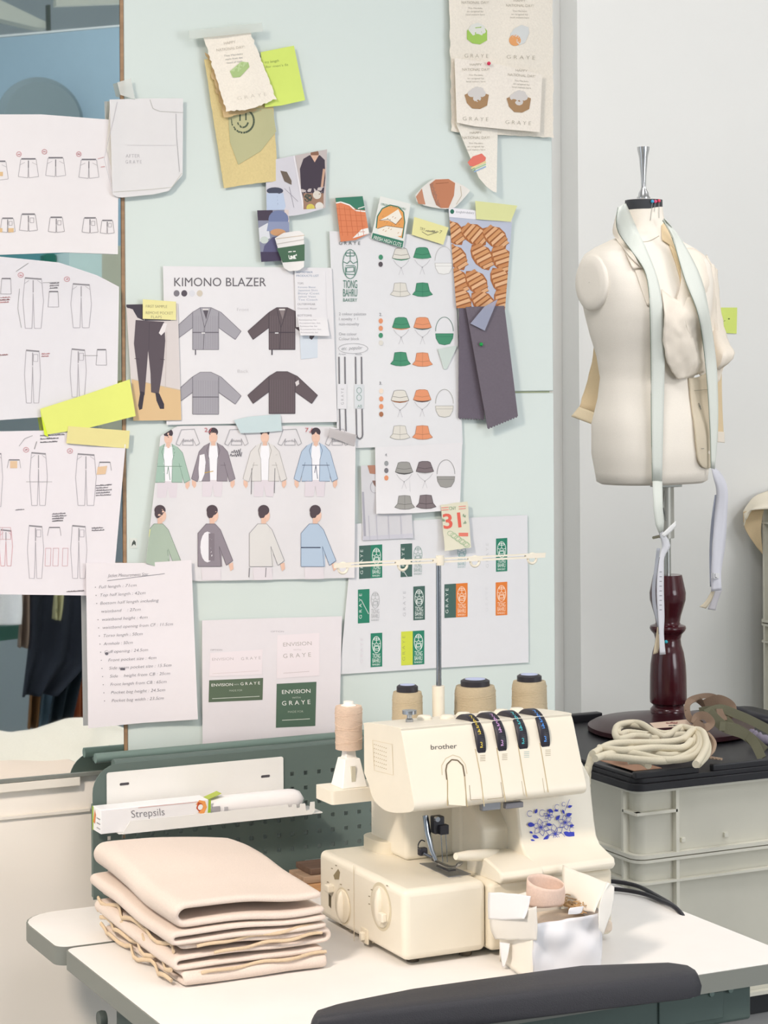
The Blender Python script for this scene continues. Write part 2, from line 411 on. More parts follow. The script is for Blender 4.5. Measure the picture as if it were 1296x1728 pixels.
hp0 = [o_ for o_ in bpy.data.objects if o_.name == 'fabric_roll'][0]
zt_h = ORG['fabric_roll'].z; hx = ORG['fabric_roll'].x; hy = ORG['fabric_roll'].y
t = thing('side_table', 'low white table under the cream fabric heap, below the mirror view', 'table', (hx, hy, 0))
MB().box(hx-.30, hx+.30, hy-.25, hy+.25, zt_h-.03, zt_h-.002).build('tabletop', mat('#e4e2dc', .5), t, bevel=.003)
for dx in (-.26, .26):
    for dy in (-.21, .21): MB().box(hx+dx-.02, hx+dx+.02, hy+dy-.02, hy+dy+.02, 0, zt_h-.03).build('leg', mat('#c9c7c0', .5), t, bevel=.002)

# ================================================================== PAPERS ON THE WALL
G1, G2, OR, SL = '#2a8066', '#48906f', '#e2976f', '#46655e'
def lines(ink, x, y, n, w, gap, col, h=2.2, ang=-3, lw=.8):
    for i in range(n): ink.scribble(x, y+i*gap, w*random.uniform(.7, 1), h, col, lw, ang)
# --- shorts sketches
def shorts(k, x, y, s=1, col='#a9a6ab', back=False):
    k.line([(x-13*s, y-12*s), (x+13*s, y-12*s), (x+17*s, y+17*s), (x+1*s, y+19*s), (x, y), (x-1*s, y+19*s), (x-17*s, y+17*s)], .8, col, True)
    k.line([(x-12*s, y-13*s), (x+12*s, y-13*s)], 2.2, '#77757a'); k.line([(x, y-10*s), (x, y+2*s)], 1.3, '#6d6a70')
    if back: k.line([(x+3*s, y-6*s), (x+10*s, y-6*s), (x+10*s, y+3*s), (x+3*s, y+3*s)], .7, col, True)
    else: k.line([(x-14*s, y-3*s), (x-6*s, y-7*s)], .6, col); k.line([(x+6*s, y-7*s), (x+14*s, y-3*s)], .6, col)
ink, done = sheet('sketch_sheet', 'white sheet of small shorts sketches, topmost on the mirror', 'sheet', [(-70, 190), (0, 193), (70, 193), (200, 203)], [(-70, 430), (0, 430), (110, 426), (199, 429)], .003, '#ece9ea', curl=lambda x, y: .004*max(0, (x-150)/50)**2)
for x, y in ((-3, 285), (48, 281), (94, 279), (150, 282)): shorts(ink, x, y)
for x, y, s in ((13, 378, .75), (48, 373, .9), (95, 377, .8), (152, 378, .8), (181, 381, .7)): shorts(ink, x, y, s, '#a09ca0', True)
for x, y in ((32, 260), (75, 256), (133, 260)): ink.ell(x, y, 4, 4, '#c98b90', line=.9); ink.scribble(x-2, y+1, 5, 3, '#c98b90')
for x, y in ((-4, 290), (-5, 385), (14, 385)): ink.rect(x, y, x+9, y+7, '#d9b98c')
ink.line([(165, 268), (176, 265)], .8, '#c99'); ink.line([(170, 282), (177, 281)], .8, '#b66'); done()
# --- trousers sketches
def trouser(k, x, y, w, h, col='#b0adb4', front=True, lw=.9):
    k.line([(x-w, y), (x-w*1.25, y+h*.45), (x-w*.95, y+h), (x-2, y+h), (x, y+h*.3), (x+2, y+h), (x+w*.95, y+h), (x+w*1.25, y+h*.45), (x+w, y)], lw, col, True)
    k.line([(x-w, y-1), (x+w, y+1)], 2.4, '#8d8b90'); k.line([(x, y+3), (x, y+h*.28)], 1.6, '#a5a2a8')
    if front: k.line([(x-w*1.1, y+9), (x-w*.5, y+3)], .7, col); k.line([(x+w*.5, y+3), (x+w*1.1, y+9)], .7, col)
    else: k.line([(x+w*.15, y+6), (x+w*.8, y+6), (x+w*.8, y+18), (x+w*.15, y+18)], .8, col, True)
ink, done = sheet('sketch_sheet', 'curled white sheet of long trouser sketches, middle one on the mirror', 'sheet', [(-70, 428), (0, 433), (100, 443), (165, 465), (201, 484)], [(-70, 712), (0, 709), (70, 704), (130, 690), (198, 662)], .004, '#e6e5e9', curl=lambda x, y: .006*max(0, (x-120)/80)**2+.004*max(0, (500-y)/70), nx=14)
trouser(ink, 56, 470, 14, 84); trouser(ink, 137, 480, 14, 73); trouser(ink, 55, 592, 11, 88, front=False); trouser(ink, 132, 590, 11, 80, front=False)
for x, y in ((90, 492), (10, 470), (171, 590)):
    ink.line([(x-7, y), (x+8, y), (x+9, y+26), (x-9, y+26)], .7, '#9b989e', True); ink.line([(x-7, y), (x+8, y)], 2, '#77757a')
for x, y in ((35, 464), (113, 471)): ink.ell(x, y, 4.5, 4, '#c98b90', line=.9); ink.scribble(x-2, y+1, 5, 3, '#c98b90')
ink.line([(27, 458), (48, 444)], .8, '#999'); ink.line([(72, 477), (100, 476)], .7, '#999'); lines(ink, 84, 479, 3, 18, 4, '#8f8c92')
lines(ink, 0, 503, 3, 20, 4, '#c9989a'); lines(ink, 70, 598, 2, 18, 4, '#c9989a'); lines(ink, -5, 600, 1, 22, 4, '#c9989a')
ink.line([(33, 487), (30, 520), (36, 553)], .7, '#999'); ink.line([(140, 600), (165, 600)], .7, '#999'); done()
ink, done = sheet('sketch_sheet', 'white sheet of trouser sketches with pink notes, lowest on the mirror', 'sheet', [(-70, 724), (0, 728), (112, 726), (212, 750)], [(-70, 1003), (0, 1003), (80, 1004), (146, 1005), (190, 1000)], .0065, '#ece8ec', curl=lambda x, y: .003*max(0, (x-150)/60))
trouser(ink, 65, 765, 12, 88); trouser(ink, 145, 767, 14, 86); trouser(ink, 60, 888, 11, 88, front=False, lw=.8); trouser(ink, 133, 888, 11, 88, front=False, lw=.8)
trouser(ink, 10, 895, 9, 60, '#d7aab0'); trouser(ink, -8, 765, 10, 90)
for x, y in ((23, 776), (176, 780), (91, 890)):
    ink.line([(x-11, y+14), (x-8, y), (x+10, y), (x+12, y+14)], .7, '#9b989e'); ink.line([(x-8, y), (x+10, y)], 1.8, '#77757a')
ink.rect(17, 778, 29, 790, '#dcbf9d'); ink.fill([(165, 788), (181, 786), (178, 800), (163, 801)], '#dcbf9d')
for x, y in ((44, 759), (118, 761)): ink.ell(x, y, 4.5, 4, '#c98b90', line=.9); ink.scribble(x-2, y+1, 5, 3, '#c98b90')
lines(ink, 68, 736, 3, 42, 5.5, '#8f8c92'); lines(ink, 162, 820, 5, 28, 4.2, '#8f8c92'); lines(ink, 88, 868, 4, 26, 4, '#8f8c92'); lines(ink, 26, 861, 1, 18, 4, '#8f8c92'); lines(ink, 155, 892, 2, 22, 4, '#8f8c92'); lines(ink, 112, 999, 1, 34, 4, '#9a8f95')
ink.line([(32, 753), (42, 740), (55, 735)], .7, '#999'); ink.line([(58, 758), (62, 745)], .9, '#777'); ink.line([(44, 813), (88, 813)], .6, '#999')
for x in (77, 90, 106): ink.line([(x, 925), (x+9, 925), (x+8, 955), (x-1, 955)], .6, '#d7aab0', True)
for x in (-10, 4): ink.line([(x, 890), (x+14, 890), (x+14, 910), (x, 910)], .6, '#d7aab0', True)
done()
# --- yellow slips on the sketches
ink, done = sheet('sticky_note', 'long lime yellow slip bridging mirror and glass, left of the trouser photo', 'sticky note', [(68, 690), (150, 664), (219, 640)], [(76, 734), (150, 722), (229, 702)], .0085, '#e6ee7e', curl=lambda x, y: .006*max(0, (x-180)/50)); ink.fill([(68, 692), (72, 706), (82, 738), (75, 734)], '#d3e83c'); done()
ink, done = sheet('masking_tape', 'pale yellow tape strip on top corner of the lowest sketch sheet', 'tape', [(115, 719), (219, 727)], [(112, 748), (217, 757)], .0095, '#eae09c'); done()
# --- handwritten note
ink, done = sheet('handwritten_note', 'white handwritten list of garment measurements, below the jackets sheet', 'note', [(145, 950), (240, 950), (323, 945)], [(149, 1229), (240, 1220), (334, 1214)], .008, '#f0ebee', curl=lambda x, y: .003*abs((x-235)/90)**2)
hand = ['Full length : 71cm', 'Top half length : 42cm', 'Bottom half length including', 'waistband    : 27cm', 'waistband height : 4cm', 'waistband opening from CF : 11.5cm', 'Torso length : 50cm', 'Armhole : 50cm', 'Cuff opening : 24.5cm', 'Front pocket size : 4cm', 'Side seam pocket size : 15.5cm', 'Side    height from CB : 25cm', 'Front length from CB : 65cm', 'Pocket bag height : 24.5cm', 'Pocket bag width : 23.5cm']
ink.text('Jacket Measurements Size:', 182, 974, 5.5, '#77757c', w=68, ang=-2, thin=-.012, shear=.25); ink.line([(181, 980), (278, 968)], .8, '#77757c')
for i, t in enumerate(hand):
    ink.text(t, 167+i*1.1+(6 if i > 8 else 0), 993+i*13.7, 5, '#85838a', w=len(t)*3.5, ang=-3, thin=-.012, shear=.3)
    if i != 3: ink.ell(161+i*1.1, 991+i*13.7, .9, .9, '#85838a', n=6)
ink.rect(203, 1127, 211, 1131, '#66646c'); ink.ell(180, 1103, 3, 2.5, '#66646c', n=8); done()
# --- trouser photograph
ink, done = sheet('photo_print', 'photo print of dark cargo trousers on wood floor, at the left glass edge', 'photo', [(213, 514), (300, 512)], [(225, 710), (306, 709)], .006, '#ddd6d4', clip=True)
ink.fill([(222, 640), (306, 658), (306, 712), (225, 712)], '#d9bb8f'); ink.line([(281, 560), (279, 655)], 1, '#c9c0bc'); ink.line([(222, 640), (306, 659)], 1.2, '#c9b9a4')
c = '#5b5259'
ink.fill([(215, 513), (224, 512), (242, 513), (243, 541), (232, 536), (224, 522), (215, 519)], '#45404a'); ink.ell(217, 516, 4, 4, '#45404a')
ink.fill([(240, 512), (290, 510), (288, 541), (244, 541)], '#4a4650')
ink.fill([(229, 540), (277, 543), (279, 575), (276, 612), (272, 640), (268, 665), (255, 662), (254, 630), (250, 592), (247, 630), (244, 667), (236, 664), (231, 620), (226, 580)], c)
ink.fill([(237, 660), (244, 662), (240, 690), (235, 692), (233, 684)], '#3f3a44'); ink.fill([(262, 662), (269, 664), (277, 682), (277, 690), (270, 690), (264, 676)], '#3f3a44')
ink.fill([(268, 562), (276, 545), (282, 546), (278, 560), (272, 566)], '#e5e0e0'); ink.line([(252, 545), (251, 590)], .8, '#4b444c')
for x, y in ((227, 605), (270, 606)): ink.line([(x, y), (x+8, y+1)], 1, '#4b3f48')
done()
ink, done = sheet('sticky_note', 'small yellow note with handwriting, pinned over the trouser photo', 'sticky note', [(241, 505), (297, 509)], [(241, 538), (297, 540)], .0078, '#f0eaa6')
ink.text('FIRST SAMPLE', 246, 519, 4.6, '#9a9478', w=36, ang=1, thin=-.01); ink.text('REMOVE POCKET', 246, 530, 4.6, '#9a9478', w=46, ang=1, thin=-.01); ink.text('FLAPS', 255, 537, 4.6, '#9a9478', w=18, ang=1, thin=-.01); done()
# --- kimono blazer sheet
ink, done = sheet('design_sheet', 'white sheet headed with grey and dark kimono blazer drawings', 'sheet', [(275, 449), (560, 452)], [(281, 717), (569, 712)], .004, '#edecee', curl=lambda x, y: .002*max(0, (x-500)/60))
ink.text('KIMONO BLAZER', 294, 483, 14.5, '#6a676c', w=155)
for i, cc in enumerate(('#7d7a80', '#59525a', '#d9dadf', '#cfc6b6')): ink.ell(298+i*13, 495, 5, 5.4, cc)
ink.text('Front', 400, 525, 5.5, '#b9b7ba', w=20, thin=-.02); ink.text('Back', 401, 629, 5.5, '#b9b7ba', w=18, thin=-.02)
def kimono(k, x, y, body, ln, back=False, stripes=None, belt=True):
    k.fill([(x-9, y), (x+9, y), (x+26, y+8), (x+60, y+40), (x+50, y+54), (x+22, y+34), (x+22, y+71), (x-22, y+71), (x-22, y+34), (x-49, y+54), (x-58, y+40), (x-22, y+8)], body)
    k.line([(x-9, y), (x+9, y), (x+26, y+8), (x+60, y+40), (x+50, y+54), (x+22, y+34), (x+22, y+71), (x-22, y+71), (x-22, y+34), (x-49, y+54), (x-58, y+40), (x-22, y+8)], .8, ln, True)
    for i in range(-5, 6): k.line([(x+i*4, y+14), (x+i*4, y+69)], .5, stripes)
    for i in range(-5, 6):
        k.line([(x-24-i*2.6-8, y+16+i*2.6), (x-53+0-i*1, y+44+i*2)], .01, ln)
    k.line([(x-22, y+8), (x-22, y+34)], .9, ln); k.line([(x+22, y+8), (x+22, y+34)], .9, ln)
    if not back:
        k.fill([(x-5, y+3), (x+5, y+3), (x+1, y+20)], '#8a7f80' if body < '#7' else '#5f5a62'); k.line([(x-9, y+1), (x-2, y+34)], 1, ln); k.line([(x+9, y+1), (x-2, y+34), (x-4, y+71)], 1, ln); k.line([(x-17, y+71), (x-17, y+80)], 2, ln)
        k.rect(x-5, y+2, x+5, y+4.5, '#d8d6d4')
    if belt: k.line([(x-22, y+42), (x+22, y+42)], 1.6, ln)
kimono(ink, 347, 519, '#a5a3aa', '#6d6a72', stripes='#918f97'); kimono(ink, 476, 519, '#64595d', '#4a434a', stripes='#776c70')
ink.rect(464, 561, 470, 563, '#ddd'); kimono(ink, 347, 628, '#a5a3aa', '#6d6a72', True, '#918f97'); kimono(ink, 476, 627, '#64595d', '#4a434a', True, '#776c70', False)
ink.fill([(498, 645), (504, 641), (505, 648), (500, 652)], '#d9d4d4'); ink.rect(340, 561, 346, 563, '#ddd'); done()
# text slips beside kimono
ink, done = sheet('price_list_slip', 'narrow white printed slip overlapping the kimono sheet at its right', 'slip', [(497, 454), (549, 458)], [(500, 552), (552, 552)], .0063, '#efeef0')
ink.text('SEPTEMBER', 500, 461, 3.4, '#8fa0b8', w=28); ink.text('PRODUCTS LIST', 500, 467, 3.4, '#8fa0b8', w=38); ink.text('TOPS', 502, 480, 3.4, '#a3a1a6', w=10)
for i, t in enumerate(('Kimono Blazer', 'Japanese Shirt', 'Boxy Coat', 'Jaket Vest', 'Tee Coach')): ink.text(t, 503, 486+i*5.3, 3, '#a9b3c2', w=30+3*(i % 3))
ink.text('OUTERWEAR', 502, 515, 3.4, '#a3a1a6', w=30); ink.text('Overcoat, Blazer', 502, 522, 3, '#b5b3b8', w=33); ink.text('BOTTOMS', 502, 534, 3.4, '#a3a1a6', w=24); done()
ink, done = sheet('price_list_slip', 'short white printed slip at the lower end of the longer one', 'slip', [(502, 535), (552, 536)], [(507, 566), (556, 567)], .0085, '#f0eff0', curl=lambda x, y: .003*max(0, (y-540)/26))
for i in range(5): ink.text('Accessories list', 504+i*.7, 541+i*5.3, 2.6, '#bfbdc2', w=30+6*(i % 2))
done()
ink, done = sheet('painters_tape', 'pale blue tape patch below the slips on the kimono sheet', 'tape', [(506, 566), (556, 566)], [(508, 606), (559, 602)], .0052, '#dbe4ee'); done()
ink, done = sheet('painters_tape', 'light blue tape joining the kimono sheet and the jackets sheet', 'tape', [(395, 709), (420, 703), (473, 699)], [(406, 731), (440, 730), (476, 727)], .0075, '#cfe0e2'); done()
# --- jackets sheet
ink, done = sheet('design_sheet', 'crumpled white sheet with eight drawn men modelling jackets', 'sheet', [(271, 736), (300, 719), (420, 718), (560, 720), (600, 733)], [(246, 950), (330, 981), (420, 979), (520, 977), (598, 975)], .0045, '#e9e7e9', curl=lambda x, y: .005*max(0, (300-x)/50)**2+.005*max(0, (x-560)/40)**2+.0006*sin(x*.05)*sin(y*.04), nx=24, ny=16)
ink.clip = [(271, 736), (300, 718), (602, 716), (598, 976), (330, 981), (246, 950)]
def man_front(k, x, y, jc, lc, belt=None, cut=False):
    if not cut: k.ell(x, y+8, 7, 10, '#e8c4b0'); k.ell(x, y-1, 8, 7.5, '#4b4148'); k.ell(x, y+6, 6, 6, '#e8c4b0')
    k.rect(x-3.5, y+14, x+3.5, y+24, '#e3bda8')
    k.fill([(x-9, y+22), (x+9, y+22), (x+10, y+80), (x-10, y+80)], '#f0f0f4')
    k.fill([(x-18, y+80), (x+16, y+80), (x+14, y+108), (x+2, y+108), (x-1, y+90), (x-4, y+108), (x-19, y+108)], '#ded6dc')
    for s in (-1, 1):
        k.fill([(x+s*6, y+17), (x+s*15, y+22), (x+s*22, y+30), (x+s*24, y+82), (x+s*6, y+82), (x+s*8, y+40)], jc)
        k.fill([(x+s*15, y+22), (x+s*24, y+32), (x+s*37, y+78), (x+s*27, y+83), (x+s*18, y+50)], jc)
        k.line([(x+s*15, y+22), (x+s*24, y+32), (x+s*37, y+78), (x+s*27, y+83), (x+s*18, y+50)], .7, lc); k.line([(x+s*6, y+17), (x+s*11, y+30), (x+s*7, y+45), (x+s*6, y+82), (x+s*24, y+82)], .9, lc)
        k.fill([(x+s*29, y+83), (x+s*36, y+80), (x+s*36, y+88), (x+s*32, y+94), (x+s*29, y+90)], '#e5bfaa'); k.line([(x+s*12, y+55), (x+s*21, y+55)], .7, lc)
    if belt: k.line([(x-23, y+55), (x+23, y+55)], 1, belt); k.line([(x, y+55), (x-2, y+68)], 1, belt); k.line([(x, y+55), (x+3, y+78)], 1, belt)
def man_back(k, x, y, jc, lc):
    k.fill([(x-18, y+95), (x+14, y+95), (x+15, y+117), (x-17, y+117)], '#e2dce0')
    k.ell(x+3, y+8, 7.5, 11, '#e8c4b0'); k.ell(x, y-1, 9.5, 9, '#54484e'); k.ell(x-3, y+4, 6, 9, '#54484e'); k.rect(x-4, y+12, x+4, y+22, '#e3bda8')
    k.fill([(x-10, y+22), (x+5, y+22), (x+14, y+32), (x+17, y+94), (x-24, y+94), (x-24, y+38)], jc)
    k.fill([(x+5, y+22), (x+14, y+32), (x+35, y+84), (x+24, y+92), (x+12, y+60)], jc)
    k.line([(x-10, y+22), (x+5, y+22), (x+14, y+32), (x+35, y+84), (x+24, y+92), (x+12, y+60), (x+15, y+94), (x-24, y+94), (x-24, y+38)], .8, lc, True)
    k.fill([(x+28, y+90), (x+35, y+87), (x+36, y+98), (x+31, y+102)], '#e5bfaa')
for i, (x, jc, lc, b) in enumerate(((284, '#a3bfb0', '#74907f', '#74907f'), (360, '#928a92', '#6a626b', None), (447, '#dcd9d6', '#a5a19e', None), (533, '#b5c7da', '#6a7c98', '#4a546c'))):
    man_front(ink, x, 730 if i else 732, jc, lc, b)
ink.fill([(337, 768), (345, 766), (347, 780), (345, 800), (340, 812), (336, 812), (335, 790)], '#f0eff2'); ink.line([(345, 798), (360, 795)], 1.2, '#c9a64a')
ink.line([(425, 790), (424, 834)], 1, '#77757a'); ink.line([(464, 790), (463, 832)], 1, '#77757a')
for x, jc, lc in ((270, '#adbdac', '#7d8f80'), (358, '#928a92', '#6a626b'), (445, '#dcdad7', '#908e93'), (532, '#b5c7da', '#6a7c98')): man_back(ink, x, 862, jc, lc)
ink.ell(350, 923, 12, 26, '#eceaee'); ink.rect(352, 900, 362, 946, '#857c84'); ink.fill([(248, 895), (254, 893), (252, 905), (248, 914)], '#e6e68c')
ink.line([(508, 924), (541, 924)], 1.8, '#39435c'); ink.line([(421, 958), (420, 974)], 1.2, '#77757a'); ink.line([(449, 958), (448, 974)], 1.2, '#77757a')
for x in (318, 400, 490, 570):
    ink.line([(x-12, 725), (x+10, 724), (x+19, 748), (x+13, 752), (x+7, 740), (x+8, 751), (x-10, 751), (x-8, 740), (x-15, 752), (x-21, 749)], .7, '#9b999e', True); ink.scribble(x-10, 745, 18, 4, '#b5b3b8', .6)
for x, t in ((345, '2.'), (515, '7.')): ink.text(t, x, 729, 7, '#c06a6e', w=8); ink.line([(x+8, 731), (x+12, 722)], 1, '#c06a6e')
ink.scribble(388, 770, 22, 8, '#6d6b72', 1); ink.scribble(390, 764, 18, 8, '#6d6b72', .9); done()
ink, done = sheet('clear_tape', 'translucent tape on the upper right corner of the jackets sheet', 'tape', [(556, 722), (602, 734)], [(554, 736), (598, 753)], .0105, '#d9d4d4', alpha=.55); done()
# --- mirror/wall hole marks
ink, done = sheet('label_strip', 'narrow pale strip with a tiny black clip mark left of the jackets sheet', 'strip', [(219, 908), (231, 908)], [(219, 925), (231, 925)], .0006, '#dfe6df', thick=.0003)
ink.fill([(223, 916), (226, 911), (229, 915), (229, 921), (226, 918), (222, 922)], '#4d5551'); done()
# --- tracing pocket pattern
ink, done = sheet('pocket_pattern', 'translucent white pocket pattern with ink notes, taped at the mirror edge', 'pattern', [(185, 168), (250, 166), (309, 166)], [(190, 328), (200, 334), (260, 328), (285, 322), (308, 295)], .008, '#f3f2f2', alpha=.85, curl=lambda x, y: .004*max(0, (205-x)/30), nx=14)
ink.line([(253, 168), (258, 183), (270, 188), (309, 190)], 1, '#b9b9b4'); ink.line([(297, 192), (298, 230), (303, 290)], .9, '#a9a9ac'); ink.line([(192, 324), (250, 320), (290, 316), (307, 292)], 1, '#c6c5bd'); ink.line([(215, 245), (300, 245)], .8, '#d2d0d2')
ink.line([(198, 172), (192, 200), (182, 240), (176, 268), (190, 325)], .9, '#c2bfc4'); ink.text('AFTER', 212, 266, 6, '#a5a3a8', w=24, thin=-.02); ink.text('G R A Y E', 212, 276, 6, '#a5a3a8', w=27, thin=-.02); done()
ink, done = sheet('pocket_pattern_flap', 'pale folded flap of the pocket pattern, on its left', 'pattern', [(186, 170), (192, 170)], [(180, 250), (200, 336)], .0065, '#e6e2da', curl=None); done()
ink, done = sheet('clear_tape', 'clear tape tab above the pocket pattern on the bronze strip', 'tape', [(198, 139), (221, 132)], [(203, 160), (228, 168)], .009, '#e9ede8', alpha=.55); done()
# --- upper cloth samples
ink, done = sheet('kraft_swatch', 'tan cloth pouch with a dark smiley print, hanging below the white cloth', 'swatch', [(345, 100), (455, 100)], [(378, 318), (400, 314), (470, 305)], .006, '#d8c68e', 'fabric', curl=lambda x, y: .0015*sin(x*.06), jag=.6, nx=16, ny=20)
ink.fill([(384, 180), (460, 184), (466, 222), (440, 255), (402, 278), (388, 240)], '#b9b88e'); ink.ell(410, 204, 18.5, 20, '#4e5a49', line=3.2, n=28); ink.ell(410, 203, 9, 12, '#4e5a49', line=3, a0=.3, a1=2.85); ink.line([(405, 192), (405, 204)], 2.4, '#4e5a49'); ink.line([(415, 191), (415, 203)], 2.4, '#4e5a49'); done()
ink, done = sheet('tan_swatch', 'frayed brown cloth strip between white cloth and smiley pouch', 'swatch', [(347, 90), (375, 95)], [(378, 198), (440, 186)], .0085, '#cbb184', 'fabric', jag=2.2, curl=lambda x, y: .002*sin(y*.1), ny=24); done()
ink, done = sheet('sticky_note', 'lime green note behind the frayed white cloth', 'sticky note', [(440, 88), (496, 77)], [(447, 181), (475, 178), (515, 169)], .0075, '#daee76', curl=lambda x, y: .003*max(0, (y-150)/30))
ink.text('try length', 447, 107, 4.2, '#8a9a5c', w=24, ang=-7, thin=-.01); ink.text('for men\'s fit', 449, 115, 4.2, '#8a9a5c', w=38, ang=-6, thin=-.01); done()
ink, done = sheet('printed_cloth', 'frayed white canvas with a green sweet print, taped at top left', 'cloth', [(342, 58), (420, 48)], [(382, 188), (425, 184), (466, 167)], .012, '#efe8da', 'fabric', jag=1.3, curl=lambda x, y: .004*((y-50)/140)+.0008*sin(x*.08), nx=20, ny=28)
ink.text('HAPPY', 388, 74, 4.6, '#bfb8aa', w=20, ang=-8, thin=-.01, center=True); ink.text('NATIONAL DAY!', 389, 84, 4.6, '#bfb8aa', w=47, ang=-7, thin=-.01, center=True)
for i, t in enumerate(('This Merdeka', 'made from the', 'heart of ours')): ink.text(t, 394+i, 94+i*6, 3.2, '#b5b5b0', w=32-3*i, ang=-7, center=True)
ink.fill([(388, 120), (407, 104), (419, 105), (421, 113), (405, 130), (393, 131)], '#a9c284'); ink.fill([(388, 120), (407, 104), (419, 105), (402, 121)], '#b9cf98'); ink.text('G R A Y E', 401, 169, 6, '#b9b3a6', w=50, ang=-9, thin=-.03); done()
ink, done = sheet('clear_tape', 'long clear tape across the top of the frayed white canvas', 'tape', [(318, 52), (442, 38)], [(320, 66), (444, 53)], .0165, '#e3ebe3', alpha=.5); done()
# --- photos
ink, done = sheet('photo_print', 'photo print pair of a hat and a person in dark shirt', 'photo', [(448, 272), (500, 262), (552, 252)], [(450, 357), (490, 365), (514, 361), (549, 351)], .0065, '#d9d8df', clip=True, curl=lambda x, y: .005*max(0, (y-320)/40)*max(0, (x-470)/60))
ink.fill([(496, 250), (556, 240), (552, 365), (515, 365)], '#c2b9b7'); ink.line([(496, 262), (514, 362)], 2.5, '#e6e4e8')
ink.fill([(512, 268), (522, 262), (540, 262), (548, 270), (549, 300), (546, 330), (512, 335), (508, 320), (506, 285)], '#453c48'); ink.ell(531, 260, 7, 8, '#8a6552'); ink.fill([(524, 262), (538, 262), (531, 274)], '#d9b49e'); ink.line([(547, 285), (543, 318)], 4, '#caa58e'); ink.rect(512, 326, 546, 356, '#9a7a66')
for x, y, cc in ((520, 334, '#4a5048'), (535, 329, '#d5cfc4'), (524, 351, '#cfc25e'), (539, 348, '#dbd8d2')): ink.ell(x, y, 7, 7, cc)
ink.fill([(473, 288), (484, 290), (492, 305), (492, 312), (480, 306)], '#6e6258'); ink.ell(464, 322, 14, 6, '#464a5c'); ink.fill([(450, 326), (478, 326), (482, 348), (476, 362), (448, 362)], '#b9c8de'); ink.line([(468, 330), (470, 362)], .8, '#8fa0bb'); ink.line([(480, 318), (503, 340)], .8, '#9a98a4'); ink.line([(488, 315), (496, 350)], .8, '#9a98a4'); done()
ink, done = sheet('photo_print', 'photo print of a person in a blue bucket hat', 'photo', [(434, 355), (487, 354)], [(441, 442), (490, 439)], .0078, '#8f93a6', clip=True)
ink.rect(430, 354, 460, 372, '#4a4150'); ink.rect(480, 353, 494, 390, '#d6c9c4'); ink.fill([(436, 385), (452, 376), (456, 402), (438, 408)], '#d8dbe0'); ink.ell(470, 370, 17, 15, '#7480a4'); ink.fill([(453, 374), (487, 374), (492, 390), (450, 390)], '#8d97b5'); ink.ell(469, 392, 13, 6, '#c99a72')
ink.fill([(460, 400), (490, 398), (494, 444), (440, 444), (446, 415)], '#5f5f80'); ink.rect(430, 425, 496, 446, '#484058'); ink.ell(446, 405, 7, 6, '#c8d2cc'); done()
ink, done = sheet('cup_cutout', 'paper cut-out of a white takeaway coffee cup with green sleeve', 'cut-out', [(464, 402), (478, 393), (505, 389), (513, 395)], [(479, 452), (488, 458), (505, 456), (513, 450)], .0105, '#f1efec', nx=12, curl=lambda x, y: .003*((x-488)/25)**2)
ink.fill([(467, 419), (514, 412), (514, 440), (477, 443)], '#4a6b54'); ink.line([(466, 412), (513, 404)], 1, '#bdb9b2'); ink.line([(466, 403), (514, 397)], .9, '#cbb9a0')
ink.line([(487, 425), (500, 424), (500, 436), (488, 437)], 1.6, '#e8ebe6', True); ink.fill([(489, 432), (499, 430), (499, 436), (489, 436)], '#e8ebe6'); done()
# --- hats sheets
ink, done = sheet('design_sheet', 'white sheet of green and orange bucket hat drawings under the croissant photo', 'sheet', [(556, 390), (765, 398)], [(570, 757), (781, 750)], .0035, '#ebecee', curl=lambda x, y: .0015*sin(y*.02))
def hatA(k, x, y, col, ln, under='#333'):
    k.line([(x-13, y+11), (x-8, y+18), (x, y+24), (x+8, y+18), (x+13, y+11)], .7, '#bdbcc0'); k.line([(x, y+24), (x-4, y+36)], .6, '#c9c8cc'); k.line([(x, y+24), (x+4, y+36)], .6, '#c9c8cc'); k.ell(x, y+24, 1.2, 1.2, '#a9a8ac', n=6)
    k.fill([(x-15, y+8), (x-9, y+10.5), (x, y+11.8), (x+9, y+10.5), (x+15, y+8), (x+10, y+6), (x-10, y+6)], under)
    P = [(x-10, y-8), (x-5, y-9.5), (x+5, y-9.5), (x+9, y-8), (x+15, y+7.5), (x+8, y+9), (x, y+9.6), (x-8, y+9), (x-15, y+7.5)]
    k.fill(P, col); k.line(P, .7, ln, True); k.line([(x-12, y+1), (x, y+3), (x+12, y+1)], .7, ln)
def hatB(k, x, y, col, ln):
    P = [(x-10, y-11), (x, y-12), (x+9, y-11), (x+12, y+2), (x+17, y+8), (x+8, y+11), (x, y+11.6), (x-8, y+11), (x-17, y+8), (x-12, y+2)]
    k.fill(P, col); k.line(P, .7, ln, True); k.line([(x-12, y+2), (x, y+3.4), (x+12, y+2)], .8, ln); k.line([(x, y-12), (x, y+11)], .5, ln)
def basket(k, x, y, col, ln):
    k.ell(x, y-12, 15, 24, ln, line=.7, a0=pi, a1=2*pi, n=18)
    P = [(x-15, y-8), (x+15, y-8), (x+14, y), (x+9, y+9), (x, y+11), (x-9, y+9), (x-14, y)]
    k.fill(P, col); k.line(P, .7, ln, True); k.line([(x-14, y-3), (x+14, y-3)], .6, ln)
CR, DK, GY = '#dedbd2', '#7c7174', '#9d9c98'
hatA(ink, 677, 428, CR, '#77766f', G2); hatA(ink, 712.6, 427, G2, '#2e6a50', '#ddd'); basket(ink, 749, 452, '#ebebe8', '#bdbcb8'); hatB(ink, 675.6, 489, CR, '#9d9b94'); hatB(ink, 713, 489, G2, '#33705a')
